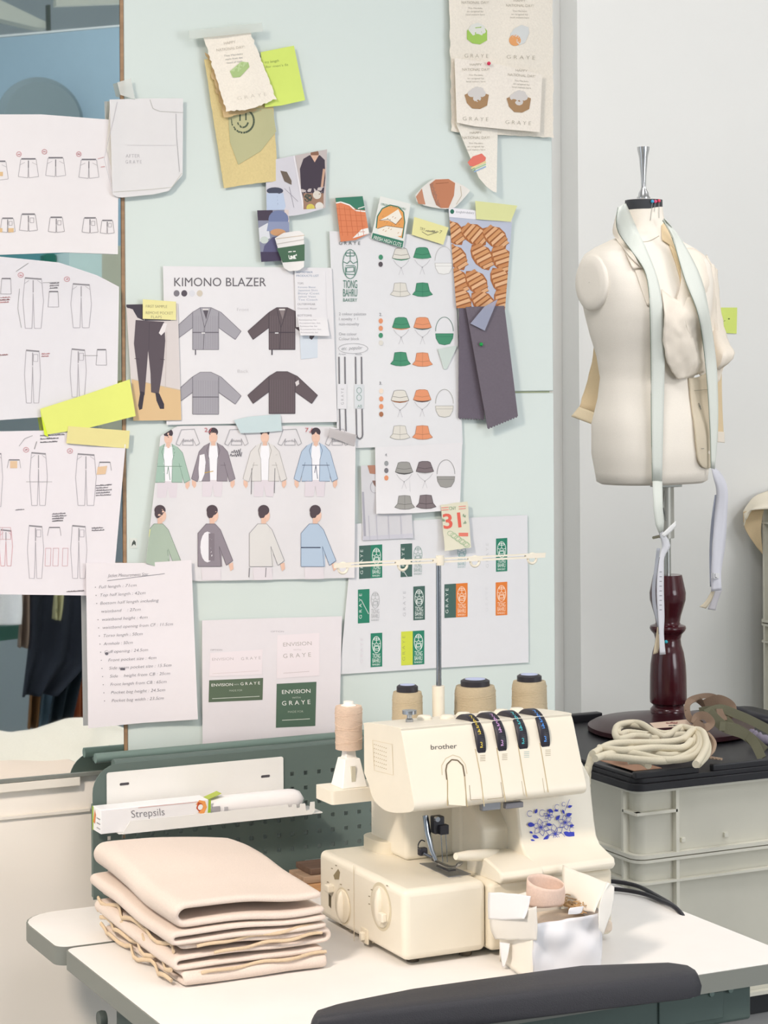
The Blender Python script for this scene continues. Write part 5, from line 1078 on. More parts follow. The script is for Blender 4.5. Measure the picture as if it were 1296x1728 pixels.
# ------------------------------------------------------------------ paper waste bag in front of the machine
bagm = mat('#e9e8ea', .55, 'plastic', alpha=1); bagi = mat('#efeadf', .6, 'plastic'); gauz = mat('#f0ede6', .6, alpha=.8)
t = thing('waste_bag', 'crinkled white paper waste bag standing open in front of the machine', 'bag', (1.215, 2.07, ZT))
def patch(rowsdef, m, name, parent, n=14, mrow=14, solid=.0006, crinkle=0, sub=0, smooth=50, so=-1):
    """rowsdef: rows of 3D points, splined both ways"""
    A = [spline(r, 6) for r in rowsdef]; L = min(len(a) for a in A); A = [resample(a, n) for a in A]
    colz = [spline([A[i][j] for i in range(len(A))], 5) for j in range(n)]; colz = [resample(c_, mrow) for c_ in colz]
    rows = [[colz[j][i]+(Vector((noise.noise(colz[j][i]*60), noise.noise(colz[j][i]*60+Vector((5, 0, 0))), noise.noise(colz[j][i]*50+Vector((0, 7, 0)))))*crinkle if crinkle else Vector()) for j in range(n)] for i in range(mrow)]
    mb = MB(); mb.grid(rows); return mb.build(name, m, parent, smooth=smooth, solid=solid, sub=sub, so=so)
BX0, BX1, BY0, BY1 = 1.171, at(1020, 1600, 2.012).x+.004, 2.012, 2.112
FLX = at(899, 1600, 2.012).x
z_ = ZT+.001
def side(a, b, zt1, zt2, bulge=0): pass
Lb, Lf = Vector((BX0, BY1, z_)), Vector((FLX, BY0, z_)); Rf, Rb = Vector((BX1-.006, BY0+.006, z_)), Vector((BX1, BY1, z_))
up = lambda p, z, dx=0, dy=0: Vector((p.x+dx, p.y+dy, z))
patch([[up(Lb, .805, -.002), up(Lf, .798, 0)], [up(Lb, .77), up(Lf, .765, .0)], [Lb, Lf]], bagi, 'left_side', t, crinkle=.0012)
pt = lambda x, y, Y: at(x, y, Y)
fr = [[up(Lf, .7985), Vector((lerp(FLX, BX1, .35), BY0+.006, .796)), Vector((lerp(FLX, BX1, .7), BY0+.002, .7975)), up(Rf, .797, .002)],
      [up(Lf, .785, 0, .0), Vector((lerp(FLX, BX1, .35), BY0-.002, .78)), Vector((lerp(FLX, BX1, .7), BY0+.006, .78)), up(Rf, .78, .002)],
      [up(Lf, .76), Vector((lerp(FLX, BX1, .35), BY0+.004, .76)), Vector((lerp(FLX, BX1, .7), BY0-.003, .76)), up(Rf, .76, .003)], [Lf, Vector((lerp(FLX, BX1, .35), BY0, z_)), Vector((lerp(FLX, BX1, .7), BY0+.003, z_)), Rf]]
patch(fr, bagm, 'front_side', t, n=22, mrow=18, crinkle=.0022)
patch([[up(Rf, .797, .002), up(Rb, .83, .004)], [up(Rf, .76, .003), up(Rb, .77, .004)], [Rf, Rb]], bagm, 'right_side', t, crinkle=.0012)
patch([[up(Lb, .80, 0), up(Rb, .812, 0)], [Lb, Rb]], bagi, 'back_side', t)
# flared chute lining and folded flaps
patch([[at(950, 1460, 2.112), at(1029, 1491, 2.03)], [at(948, 1492, 2.10), at(1013, 1516, 2.025)], [at(946, 1530, 2.09), at(1004, 1540, 2.02)]], bagi, 'chute_wall', t, crinkle=.0008)
patch([[at(1024, 1488, 2.034), at(1036, 1497, 2.03)], [at(1013, 1522, 2.02), at(1033, 1536, 2.02)], [at(1010, 1568, 2.005), at(1018, 1577, 2.005)]], gauz, 'folded_rim', t, crinkle=.001)
pr_ = lambda x, y, Y: at(x, y, Y)
patch([[pr_(824, 1506, 2.10), pr_(858, 1507, 2.06), pr_(895, 1512, 2.02)], [pr_(823, 1530, 2.10), pr_(858, 1532, 2.057), pr_(890, 1535, 2.02)], [pr_(824, 1551, 2.10), pr_(855, 1552, 2.06), pr_(884, 1551, 2.02)]], bagm, 'folded_flap', t, crinkle=.0008)
patch([[pr_(826, 1552, 2.098), pr_(905, 1530, 2.004)], [pr_(828, 1570, 2.098), pr_(906, 1560, 2.003)], [pr_(835, 1585, 2.096), pr_(906, 1587, 2.003)]], gauz, 'tissue_layer', t, crinkle=.001)
patch([[pr_(843, 1590, 2.085), pr_(860, 1592, 2.07)], [pr_(845, 1610, 2.085), pr_(857, 1611, 2.07)], [pr_(848, 1632, 2.082), pr_(851, 1632, 2.08)]], bagm, 'torn_strip', t, crinkle=.0004)
patch([[pr_(962, 1532, 2.003), pr_(985, 1529, 2.003)], [pr_(960, 1536, 2.002), pr_(980, 1541, 2.002)], [pr_(959, 1543, 2.002), pr_(962, 1543, 2.002)]], bagm, 'folded_flap', t)
# contents
mb = MB(); pts = []; c0 = at(921, 1522, 2.055); rows = []
for i in range(8):
    q = i/7; rr = .0215*(1+.06*sin(q*3)); rows.append([c0+Vector((rr*cos(a)*1.0, rr*.8*sin(a), .012*(1+.25*cos(a-2))*(q-.1)*2.1)) for a in [2*pi*j/28 for j in range(28)]])
mb.grid(rows, True); o = mb.build('curled_scrap', mat('#e0c6b6', .8, 'fabric'), smooth=60, solid=.0012); tag(o, 'dusty pink curled fabric scrap inside the white waste bag', 'scrap')
mb = MB()
for i in range(26):
    a = Vector((c0.x+random.uniform(.03, .05), random.uniform(2.04, 2.08), random.uniform(.792, .8))); mb.tube(spline([a+Vector((random.uniform(-.008, .008), random.uniform(-.01, .01), random.uniform(0, .006))) for _ in range(5)], 4), .0006, 5)
tag(mb.build('thread_scraps', mat('#c4a276', .9), smooth=60), 'tangle of brown thread ends in the waste bag', 'scraps')['kind'] = 'stuff'
mb = MB().box(1.185, 1.268, 2.025, 2.10, .772, .785); tag(mb.build('fabric_scraps', mat('#e3d3c0', .9, 'fabric'), bevel=.004), 'pale fabric scraps filling the waste bag', 'scraps')['kind'] = 'stuff'
# cables
for i, (P, lb) in enumerate((([(1010, 1487, 2.30), (1040, 1488, 2.34), (1075, 1495, 2.30), (1105, 1510, 2.26), (1138, 1530, 2.22), (1150, 1538, 2.19)], 'upper black power cable running behind the machine across the desk edge'), ([(1015, 1500, 2.30), (1045, 1501, 2.30), (1085, 1508, 2.27), (1115, 1520, 2.24), (1140, 1532, 2.20), (1152, 1542, 2.18)], 'lower black power cable running behind the machine across the desk edge'))):
    pts = [atz(x, y, ZT+.0045+.0) for x, y, Y in P]; pts[-1].z -= .01; pts[-1].x += .006
    tag(MB().tube(spline(pts, 6), .0028, 8).build('power_cable', blk, smooth=60), lb, 'cable', 'cables behind the machine')
tag(MB().tube([at(1180, 1688, 2.05), at(1192, 1708, 2.03), at(1206, 1740, 2.0)], .0045, 8).build('power_cable', blk, smooth=60), 'black cable hanging below the desk rail at lower right', 'cable')
# ================================================================== CRATES
crm = mat('#d8d5c6', .5, 'plastic'); crm2 = mat('#e2dfd0', .5, 'plastic')
def crate(name, label, x0, x1, y0, y1, z0, z1, group=None, flange=.012, ribs=(.11,), mid=None, m=crm):
    t = thing(name, label, 'crate', ((x0+x1)/2, (y0+y1)/2, z0), group); i = .02
    w_ = .004
    mb = MB(); P = rrect(x0+i, x1-i, y0+i, y1-i, .02); Q = rrect(x0+i+w_, x1-i-w_, y0+i+w_, y1-i-w_, .017)
    mb.grid([[XY(a, b, z0+.004) for a, b in Q][:1]*len(Q), [XY(a, b, z0) for a, b in P], [XY(a, b, z1-.002) for a, b in P], [XY(a, b, z1-.002) for a, b in Q], [XY(a, b, z0+.006) for a, b in Q]], True)
    mb.build('crate_body', m, t, smooth=40)
    def lip(za, zb_, nm): 
        A = rrect(x0+.004, x1-.004, y0+.004, y1-.004, .03); B = rrect(x0+i-.001, x1-i+.001, y0+i-.001, y1-i+.001, .02)
        MB().grid([[XY(a, b, zb_) for a, b in A], [XY(a, b, zb_) for a, b in B], [XY(a, b, za) for a, b in B], [XY(a, b, za) for a, b in A], [XY(a, b, zb_) for a, b in A]], True).build(nm, crm2, t, smooth=40)
    lip(z1-.006, z1, 'upper_rim'); 
    if mid: lip(mid-.005, mid, 'side_lip')
    lip(z0+.002, z0+.010, 'base_rim')
    for r in ribs:
        for x in (x0+r, x1-r): MB().box(x-.004, x+.004, y0+.006, y0+i+.001, z0+.01, (z1-.006)).build('rib', crm2, t)
        for y in (y0+r*.55, y1-r*.55): MB().box(x0+.006, x0+i+.001, y-.004, y+.004, z0+.01, z1-.006).build('rib', crm2, t)
    if z1-z0 < .25:
        MB().box(x0+.008, x0+ribs[0], y0+.006, y0+i+.001, z1-.052, z1-.046).build('rib', crm2, t); MB().box(x0+.006, x0+i+.001, y0+.008, y0+ribs[0]*.55, z1-.052, z1-.046).build('rib', crm2, t)
    for x in (x0+.13, x0+.24, x0+.36): MB().box(x-.005, x+.005, y0+i-.006, y0+i+.001, z0+.026, z0+.036).build('lug', crm2, t, bevel=.001)
    return t
CX0, CX1, CY0, CY1 = 2.425, 3.22, 3.785, 4.49
tag(MB().prism(rrect(CX0+.03, CX1, CY0+.02, CY1, .03), XY, .0, .042).build('dolly', mat('#2b2d30', .6), smooth=40, bevel=.003), 'black wheeled-base slab beneath the stacked beige crates', 'dolly')
crate('storage_crate', 'deep beige plastic crate at the bottom, beneath the shallow one', CX0, CX1, CY0, CY1, .0425, .365, 'stacked crates under the dress form', mid=.318, ribs=(.11,))
crate('storage_crate', 'shallow beige plastic crate topped with the black lid', CX0, CX1, CY0, CY1, .3655, .512, 'stacked crates under the dress form', ribs=(.11,))
lid = mat('#26262a', .4, 'plastic'); LT = .545
t = thing('crate_lid', 'black plastic lid on the shallow beige crate, dress form base on it', 'lid', ((CX0+CX1)/2, (CY0+CY1)/2, .5125))
MB().prism(rrect(CX0-.004, CX1+.004, CY0-.004, CY1+.004, .03), XY, .5125, .528).build('lower_rim', lid, t, smooth=40, bevel=.002)
MB().prism(rrect(CX0+.003, CX1-.003, CY0+.003, CY1-.003, .028), XY, .528, .538).build('lid_plate', lid, t, smooth=40, bevel=.002)
for x0, x1 in ((CX0+.005, CX0+.165), (CX0+.2, CX1-.2), (CX1-.165, CX1-.005)): MB().box(x0, x1, CY0+.005, CY0+.02, .537, .552).build('raised_edge', lid, t, bevel=.003)
for x0, x1 in ((CX0+.04, CX0+.09), (CX0+.14, CX0+.34)): MB().box(x0, x1, CY1-.03, CY1-.005, .537, .558).build('raised_edge', lid, t, bevel=.003)
MB().box(CX0+.005, CX0+.02, CY0+.02, CY1-.02, .537, .545).build('raised_edge', lid, t, bevel=.003)
ZL = .538
# stack of open crates at the far right
sx = at(1280, 1000, 4.97).x
zz0 = 0
for i, lb in enumerate(('beige crate at the bottom of the far right stack', 'beige crate in the middle of the far right stack', 'beige crate on top of the far right stack, cream fabric over its corner')):
    h = .335; crate('storage_crate', lb, sx-.012, sx+.5, 4.58, 4.97, .01+i*h, .01+(i+1)*h-.002, 'crates at the far right', mid=.01+(i+1)*h-.05, ribs=(.06,), m=crm2)
def P3(x, y, Y): return at(x, y, Y)
patch([[P3(1254, 862, 4.96), P3(1270, 840, 4.97), P3(1290, 830, 4.98), P3(1330, 818, 4.98)], [P3(1256, 876, 4.93), P3(1275, 852, 4.92), P3(1300, 848, 4.90), P3(1340, 846, 4.88)], [P3(1256, 888, 4.93), P3(1262, 864, 4.92), P3(1275, 859, 4.90), P3(1340, 858, 4.86)]], mat('#efe6d2', .9, 'fabric'), 'draped_cloth', None, solid=.003)
bpy.data.objects['draped_cloth'].name = 'draped_cloth'
dc = bpy.data.objects['draped_cloth']
tag(dc, 'cream cloth over the top corner of the far right crates', 'cloth')
o = patch([[P3(1254, 864, 4.95), P3(1262, 862, 4.94), P3(1290, 856, 4.92)], [P3(1257, 892, 4.95), P3(1270, 895, 4.94), P3(1284, 890, 4.92)], [P3(1278, 925, 4.94), P3(1284, 932, 4.93), P3(1286, 935, 4.92)]], mat('#dfc79f', .9, 'fabric'), 'hanging_corner', dc, solid=.002)

# ================================================================== DRESS FORM
canvas = mat('#f4ecdf', .9, 'fabric', scale=900, bump=.2)
MC = at(1092, 600, 4.26); mx, my = MC.x, 4.26
yaw = -PSI + radians(-4)                   # shoulder line turned from the picture plane
view = ray(1092, 600).normalized()
th = atan2(-SN, CS) + radians(33)          # shoulder-line direction: far shoulder turned away
U = Vector((cos(th), sin(th), 0)); Fd = Vector((sin(th), -cos(th), 0))
pole_xy = Vector((at(1126, 900, 4.26).x, 4.26, 0))
#   z, centre shift along picture (px->m), half width, front depth, back depth, exponent
rg = [(1.128, .012, .128, .088, .098, 2.3), (1.134, .012, .140, .098, .106, 2.3), (1.20, .010, .150, .106, .114, 2.3), (1.27, .006, .147, .100, .108, 2.3), (1.33, .003, .131, .088, .092, 2.2), (1.378, .0, .122, .083, .084, 2.2),
      (1.43, .0, .130, .096, .088, 2.3), (1.48, .0, .145, .112, .098, 2.4), (1.525, .0, .155, .118, .106, 2.5), (1.57, 0, .163, .112, .110, 2.7), (1.61, 0, .168, .098, .107, 3.0), (1.645, 0, .167, .082, .098, 3.2), (1.668, 0, .158, .070, .085, 3.0), (1.684, 0, .135, .062, .074, 2.6), (1.70, 0, .098, .056, .064, 2.3), (1.714, -.001, .062, .053, .056, 2.1), (1.73, -.002, .050, .049, .050, 2), (1.76, -.004, .044, .046, .046, 2), (1.795, -.006, .042, .044, .044, 2)]
def ringpts(r, n=56):
    z, sh, w_, df, db, ex = r; c = Vector((mx, my, 0))+Rv*sh; out = []
    for k in range(n):
        a = 2*pi*k/n; ca, sa = cos(a), sin(a)
        u = w_*math.copysign(abs(ca)**(2/ex), ca); d = (df if sa > 0 else db)*math.copysign(abs(sa)**(2/ex), sa)
        if 1.44 < z < 1.62 and sa > 0: d += .012*math.exp(-((abs(u)-.07)/.045)**2)*math.exp(-((z-1.53)/.05)**2)
        out.append(c+U*u+Fd*d+Vector((0, 0, z)))
    return out
dense = []
for a, b in zip(rg, rg[1:]):
    for k in range(3): dense.append(tuple(lerp(p, q, k/3) for p, q in zip(a, b)))
dense.append(rg[-1])
F = thing('dress_form', 'cream canvas dress form on a dark red turned wooden stand, standing on the black lid', 'dress form', (pole_xy.x, pole_xy.y, ZL))
tor = MB().grid([ringpts(r) for r in dense], True, True); to = tor.build('torso', canvas, F, smooth=60)
bvh = BVHTree.FromPolygons([Vector(v) for v in tor.v], tor.f)
def drape(x, y, off=.004, Yb=4.2, yr=None):
    r = ray(x, y); h = bvh.ray_cast(O, r.normalized())
    if h[0] is None: return at(x, y, Yb)
    return h[0]-r.normalized()*off
neck = [r for r in dense if r[0] >= 1.70]
MB().grid([[p+(p-(Vector((mx, my, p.z))+Rv*r[1])).normalized()*.0008 for p in ringpts(r)] for r in [rg[-1][:0] or (1.774, -.0055, .0425, .0445, .0445, 2), (1.797, -.006, .0425, .0445, .0445, 2)]], True).build('neck_band', mat('#3a3c40', .5), F, smooth=60)
nt_ = Vector((mx, my, 1.795))+Rv*-.006
MB().lathe(nt_, [(.0001, .0), (.041, .0), (.040, .003), (.0001, .005)], 40).build('neck_cap', mat('#d9d6cf', .6), F, smooth=50)
MB().lathe(nt_, [(.0001, .004), (.0155, .004), (.016, .009), (.013, .012), (.0115, .020), (.007, .028), (.0055, .034), (.0065, .06), (.0105, .105), (.0145, .122), (.0145, .128), (.011, .1285), (.0105, .124), (.0001, .123)], 32).build('finial', mat('#c9cacc', .22, metal=1), F, smooth=40)
# seams: neck seam, centre seam, arm plates
def seamline(pts, m_, r, par, nm): MB().tube([drape(x, y, .0005) for x, y in pts], r, 6).build(nm, m_, par, smooth=60)
seamline([(1062+i*5, 398+10*sin(pi*(i/10))) for i in range(11)], mat('#b9ae9a', .9), .0008, to, 'neck_seam')
# arm plate on the near shoulder
ec = Vector((mx, my, 1.600))-U*.166
MB().grid([[ec+(-U)*h+Fd*(.058*s*cos(2*pi*k/36)-.004)+Vector((0, 0, .066*s*sin(2*pi*k/36))) for k in range(36)] for s, h in ((.02, .004), (.6, .0038), (.93, .002), (1.0, -.003), (.98, -.014))], True, False).build('arm_plate', canvas, to, smooth=50)
# stand
sil = mat('#aeb0ac', .3, metal=.9); wine = mat('#431019', .16, 'plastic', spec=.6)
pz = lambda y: at(1126, y, pole_xy.y).z
pcx = pole_xy.x; pxs = lambda px_: px_/ (at(1127, 1000, pole_xy.y)-at(1126, 1000, pole_xy.y)).length
mpp = (at(1127, 1000, pole_xy.y)-at(1126, 1000, pole_xy.y)).length*.9
def z_at(y): return at(1124, y, pole_xy.y).z
MB().tube([(pcx, my, z_at(975)), (pcx, my, 1.13)], 5.5*mpp, 20).build('steel_pole', sil, F, smooth=40)
MB().tube([(pcx-.002, my, z_at(908)), (pcx-.002, my, 1.128)], 12*mpp, 20).build('pole_collar', mat('#b7b6ae', .4, metal=.6), F, smooth=40)
MB().box(pcx-.035, pcx+.03, my-.02, my+.02, 1.118, 1.128).build('top_bracket', sil, F, bevel=.001)
MB().tube([(pcx-.014, my-.01, 1.11), (pcx-.024, my-.02, 1.07), (pcx-.014, my-.015, 1.04)], .0025, 8).build('bracket_clip', sil, F)
MB().tube([(pcx-.02, my-.01, z_at(903)), (pcx-.062, my-.035, z_at(904))], .0035, 8).build('locking_screw', mat('#8f8a74', .4, metal=.8), F)
post = [(22, 970), (24, 980), (28, 1000), (27.5, 1012), (24, 1025), (20, 1040), (18.5, 1050), (19.5, 1053), (27, 1056), (28, 1060), (26.5, 1064), (21.5, 1070), (19.5, 1078), (20.5, 1088), (24, 1100), (27, 1120), (28, 1140), (28.5, 1178), (28, 1185), (23.5, 1189), (23.5, 1191), (27.5, 1196), (28.5, 1203), (27.5, 1210), (24, 1216)]
prof = [(.0001, z_at(970))]+[(r*mpp/.9*.92, z_at(y)) for r, y in post]; zb2 = prof[-1][1]
prof += [(.024, ZL+.035), (.0001, ZL+.03)]
pr2 = []
for a, b in zip(prof[1:-2], prof[2:-1]): pr2 += [(lerp(a[0], b[0], k/3), lerp(a[1], b[1], k/3)) for k in range(3)]
MB().lathe((pcx, my, 0), [prof[0]]+pr2+prof[-2:], 48).build('turned_post', wine, F, smooth=40)
MB().lathe((pcx, my-.01, ZL), [(.0001, .0005), (.185, .0005), (.196, .006), (.196, .016), (.185, .022), (.12, .032), (.06, .044), (.035, .048), (.0001, .048)], 64).build('stand_base', mat('#34141a', .3, 'plastic'), F, smooth=40)
# ------------------------------------------------------------------ draped half jacket of cream toile
muslin = mat('#f5eada', .95, 'fabric', scale=800, bump=.25); tan = mat('#e6cfa8', .95, 'fabric', scale=800)
J = thing('toile_jacket', 'unfinished cream calico half jacket with pocket flap, pinned on the dress form', 'jacket', at(1170, 700, 4.25))
dr = lambda pts, off, Yb=4.2: [drape(x, y, off, Yb) for x, y in pts]
# far front panel
patch([dr([(1150, 420), (1168, 418), (1188, 430), (1200, 446)], .010, 4.30), dr([(1150, 470), (1170, 470), (1195, 480), (1208, 500)], .012, 4.32),
       dr([(1142, 520), (1165, 540), (1195, 560), (1212, 570)], .014, 4.30), dr([(1158, 560), (1175, 590), (1205, 610), (1222, 605)], .018, 4.28),
       dr([(1170, 600), (1185, 640), (1205, 650), (1216, 640)], .018, 4.28)], muslin, 'front_panel', J, n=24, mrow=30, solid=.0022, crinkle=.002)
# bunched pocket flap
patch([dr([(1118, 488), (1132, 500), (1150, 508), (1160, 500), (1180, 505)], .016), dr([(1122, 530), (1140, 540), (1165, 535), (1182, 540)], .028), dr([(1121, 575), (1140, 575), (1165, 580), (1186, 590)], .034), dr([(1126, 610), (1145, 615), (1170, 612), (1188, 610)], .036), dr([(1143, 641), (1153, 640), (1172, 634), (1189, 629)], .022)], muslin, 'pocket_flap', J, n=24, mrow=26, solid=.003, crinkle=.003)
# lower front band
patch([dr([(1163, 638), (1180, 636), (1196, 628)], .010), dr([(1168, 680), (1184, 680), (1198, 676)], .012), dr([(1174, 730), (1186, 730), (1199, 728)], .014), dr([(1179, 775), (1190, 784), (1200, 784)], .014), dr([(1186, 789), (1193, 791), (1201, 789)], .012)], mat('#d9ccb4', .95, 'fabric', scale=800), 'front_band', J, n=12, mrow=26, solid=.0035, crinkle=.0008)
for x, y in ((1179, 680), (1180, 684)): MB().tube([drape(x, y, .0175), drape(x+3, y+7, .0175)], .0009, 6).build('stitch_mark', mat('#77756f', .8), J)
MB().tube([drape(1172, 659, .0165), drape(1195, 657, .0165)], .0007, 6).build('stitch_mark', mat('#a59c88', .8), J)
MB().tube([drape(1184, 757, .0185), drape(1188, 757, .0185)], .0007, 6).build('stitch_mark', mat('#77756f', .8), J)
# far sleeve and underside
patch([[at(1193, 430, 4.38), at(1200, 445, 4.36), at(1208, 455, 4.38)], [at(1196, 500, 4.36), at(1206, 510, 4.34), at(1214, 520, 4.38)], [at(1200, 560, 4.32), at(1214, 570, 4.30), at(1226, 575, 4.34)], [at(1204, 600, 4.28), at(1220, 600, 4.24), at(1238, 599, 4.28)], [at(1206, 625, 4.28), at(1212, 622, 4.25), at(1218, 618, 4.28)]], muslin, 'sleeve', J, n=12, mrow=20, solid=.004, crinkle=.002)
patch([[at(1205, 618, 4.33), at(1216, 618, 4.34)], [at(1207, 680, 4.33), at(1217, 680, 4.34)], [at(1210, 742, 4.33), at(1220, 742, 4.34)]], tan, 'lining_edge', J, solid=.003)
patch([[at(1209, 728, 4.325), at(1220, 729, 4.335)], [at(1209, 746, 4.325), at(1221, 747, 4.335)]], muslin, 'sleeve_hem', J, solid=.004)
# collar round the neck and near lapel
patch([dr([(1040, 362), (1034, 385), (1036, 398), (1050, 412)], .010, 4.24), dr([(1048, 358), (1042, 385), (1048, 405), (1062, 430)], .016, 4.22), dr([(1056, 360), (1056, 395), (1066, 425), (1082, 452)], .018, 4.2)], muslin, 'collar', J, n=14, mrow=12, solid=.003)
patch([dr([(1050, 405), (1062, 418), (1075, 430)], .008), dr([(1058, 430), (1070, 440), (1084, 450)], .010), dr([(1068, 453), (1080, 452), (1092, 452)], .010)], muslin, 'lapel', J, solid=.003)
patch([dr([(1072, 456), (1082, 454), (1093, 452)], .005), dr([(1080, 480), (1088, 480), (1096, 480)], .005), dr([(1092, 515), (1095, 515), (1098, 514)], .005)], muslin, 'lapel', J, solid=.0025)
patch([dr([(1118, 380), (1122, 374), (1127, 382)], .006, 4.22), dr([(1118, 402), (1130, 405), (1137, 412)], .007, 4.2), dr([(1120, 406), (1134, 416), (1144, 428)], .007)], tan, 'collar_lining', J, solid=.0025)
patch([dr([(1130, 412), (1136, 416), (1143, 426)], .006), dr([(1143, 450), (1147, 452), (1151, 458)], .006), dr([(1150, 480), (1154, 484), (1160, 492)], .006), dr([(1154, 508), (1157, 506), (1160, 500)], .008)], tan, 'facing_edge', J, solid=.003)
# near sleeve hanging behind
patch([[at(1003, 560, 4.44), at(1016, 570, 4.42)], [at(1000, 605, 4.45), at(1018, 610, 4.42)], [at(987, 655, 4.46), at(1012, 660, 4.42)], [at(976, 690, 4.45), at(1008, 697, 4.42)]], tan, 'near_sleeve', J, n=12, mrow=14, solid=.006, crinkle=.003)
patch([[at(977, 688, 4.43), at(1008, 698, 4.40)], [at(964, 703, 4.43), at(1004, 718, 4.40)]], mat('#ead9b8', .95, 'fabric', scale=800), 'near_cuff', J, n=8, mrow=6, solid=.006)
# ------------------------------------------------------------------ elastic band round the neck, tape measures, ribbons
el = mat('#dfe3da', .85, 'fabric', scale=1200); eld = mat('#7c8a7c', .9)
t = thing('elastic_band', 'wide pale grey elastic draped round the neck, both ends hanging down the front', 'elastic', at(1100, 600, 4.1))
def band2(nm, Lp, Rp, off, Yb, m=el, n=4, solid=.0015, edge=True):
    rows = []
    for a, b in zip(spline([(x, y, 0) for x, y in Lp], 3), spline([(x, y, 0) for x, y in Rp], 3)):
        rows.append([drape(lerp(a.x, b.x, q/n), lerp(a.y, b.y, q/n), off, Yb) for q in range(n+1)])
    for _ in range(3):   # smooth the depth so that it hangs clear of the folds
        rows = [rows[0]]+[[(rows[i-1][j]+rows[i][j]*2+rows[i+1][j])/4 for j in range(n+1)] for i in range(1, len(rows)-1)]+[rows[-1]]
    o = MB().grid(rows).build(nm, m, t, smooth=60, solid=solid, so=0)
    if edge: MB().tube([r[0] for r in rows], .0009, 6).build('dark_edge', eld, o, smooth=60)
    return rows
r1 = band2('near_strand', [(1043, 350), (1038, 385), (1056, 410), (1078, 440), (1091, 462), (1096, 500), (1098, 560), (1099, 640), (1099, 720), (1101, 812)], [(1056, 343), (1072, 380), (1084, 405), (1094, 428), (1105, 455), (1115, 490), (1120, 540), (1122, 600), (1119, 720), (1117, 812)], .022, 4.12)
ee = [at(x, y, 4.10) for x, y in ((1101, 812), (1117, 812))]
rr = [[at(lerp(1101, 1117, q/3), 812, (r1[-1][0].y+r1[-1][-1].y)/2) for q in range(4)]]
for L_, R_, Y_ in (((1103, 860), (1118, 858), 4.12), ((1106, 885), (1120, 880), 4.12), ((1112, 900), (1119, 896), 4.12)): rr.append([at(lerp(L_[0], R_[0], q/3), lerp(L_[1], R_[1], q/3), Y_) for q in range(4)])
MB().grid(rr).build('near_strand_end', el, t, smooth=60, solid=.0015)
r2 = band2('far_strand', [(1118, 372), (1134, 398), (1146, 440), (1158, 480), (1176, 520), (1184, 560), (1190, 610), (1194, 650), (1197, 700), (1199, 740), (1200, 790)], [(1121, 368), (1142, 392), (1162, 425), (1185, 470), (1195, 520), (1202, 560), (1209, 610), (1211, 650), (1212, 700), (1211, 740), (1206, 792)], .046, 4.17)
tp = thing('tape_measure', 'white tape measure with fine ticks hanging down over the dark red post', 'tape measure', at(1112, 1000, 4.1))
wt = mat('#e9e9ee', .5); 
def ribbon(nm, Lp, Rp, Y, m, par, tw=0, sol=.001):
    A = spline([(x, y, 0) for x, y in Lp], 4); B = spline([(x, y, 0) for x, y in Rp], 4); rows = []
    for i, (a, b) in enumerate(zip(A, B)):
        yy = Y(i/(len(A)-1)) if callable(Y) else Y
        rows.append([at(lerp(a.x, b.x, q/3), lerp(a.y, b.y, q/3), yy+tw*(q/3-.5)*sin(i*.5)) for q in range(4)])
    return MB().grid(rows).build(nm, m, par, smooth=60, solid=sol), rows
o1, rw = ribbon('tape_front', [(1112, 900), (1117, 920), (1113, 940), (1109, 970), (1108, 1000), (1110, 1040), (1112, 1070), (1113, 1105)], [(1118, 896), (1131, 920), (1121, 940), (1120, 970), (1120, 1000), (1121, 1040), (1120, 1070), (1123, 1104)], 4.14, wt, tp)
MB().tube([r[0] for r in rw[8:-4]], .0009, 6).build('tick_edge', mat('#8a8a8c', .7), o1, smooth=60)
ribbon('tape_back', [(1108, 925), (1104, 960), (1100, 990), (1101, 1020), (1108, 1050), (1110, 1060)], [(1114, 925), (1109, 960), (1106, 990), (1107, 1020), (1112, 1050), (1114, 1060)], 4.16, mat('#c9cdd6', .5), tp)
ribbon('yellow_end', [(1109, 1058), (1106, 1080), (1102, 1104)], [(1113, 1058), (1113, 1085), (1110, 1102)], 4.15, mat('#e6d6b8', .6), tp)
ribbon('bow_tab', [(1116, 902), (1126, 892), (1140, 879)], [(1120, 907), (1131, 899), (1141, 888)], 4.11, mat('#f0f0ee', .5), tp)
mb = MB(); k = Ink(mb, lambda x, y, l=0: at(x, y, 4.1385-l))
for i, y in enumerate(range(965, 1030, 8)): k.line([(1113, y), (1117, y)], 1, '#8a8a90')
mb.build('ticks', None, tp, smooth=0, fix=False)
rb = thing('white_ribbon', 'long white ribbon hanging right of the dress form, size tag near its end', 'ribbon', at(1210, 900, 4.28))
_, rw = ribbon('ribbon_strip', [(1200, 786), (1204, 805), (1209, 830), (1206, 870), (1203, 920), (1200, 965), (1200, 998)], [(1202, 786), (1218, 800), (1228, 826), (1227, 870), (1224, 920), (1217, 965), (1218, 996)], 4.28, mat('#e6e6ee', .5), rb, tw=.01)
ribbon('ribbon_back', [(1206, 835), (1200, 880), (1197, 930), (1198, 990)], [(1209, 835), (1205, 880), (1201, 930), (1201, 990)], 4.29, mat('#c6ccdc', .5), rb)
ribbon('ribbon_tail', [(1200, 998), (1190, 1015), (1180, 1024)], [(1206, 998), (1200, 1014), (1191, 1027)], 4.29, mat('#d9cdb4', .6), rb)
ribbon('ribbon_tail', [(1206, 996), (1200, 1014), (1194, 1028)], [(1218, 996), (1212, 1012), (1207, 1030)], 4.3, mat('#d3d0d4', .6), rb)
mb = MB(); k = Ink(mb, lambda x, y, l=0: at(x, y, 4.277-l)); k.rect(1201, 967, 1214, 976, '#e9e9ea'); k.text('L', 1206, 975, 7, '#55555a', w=4); k.line([(1203, 967), (1203, 976)], 1.6, '#8a8a8e'); mb.build('size_tag', None, rb, smooth=0, fix=False)
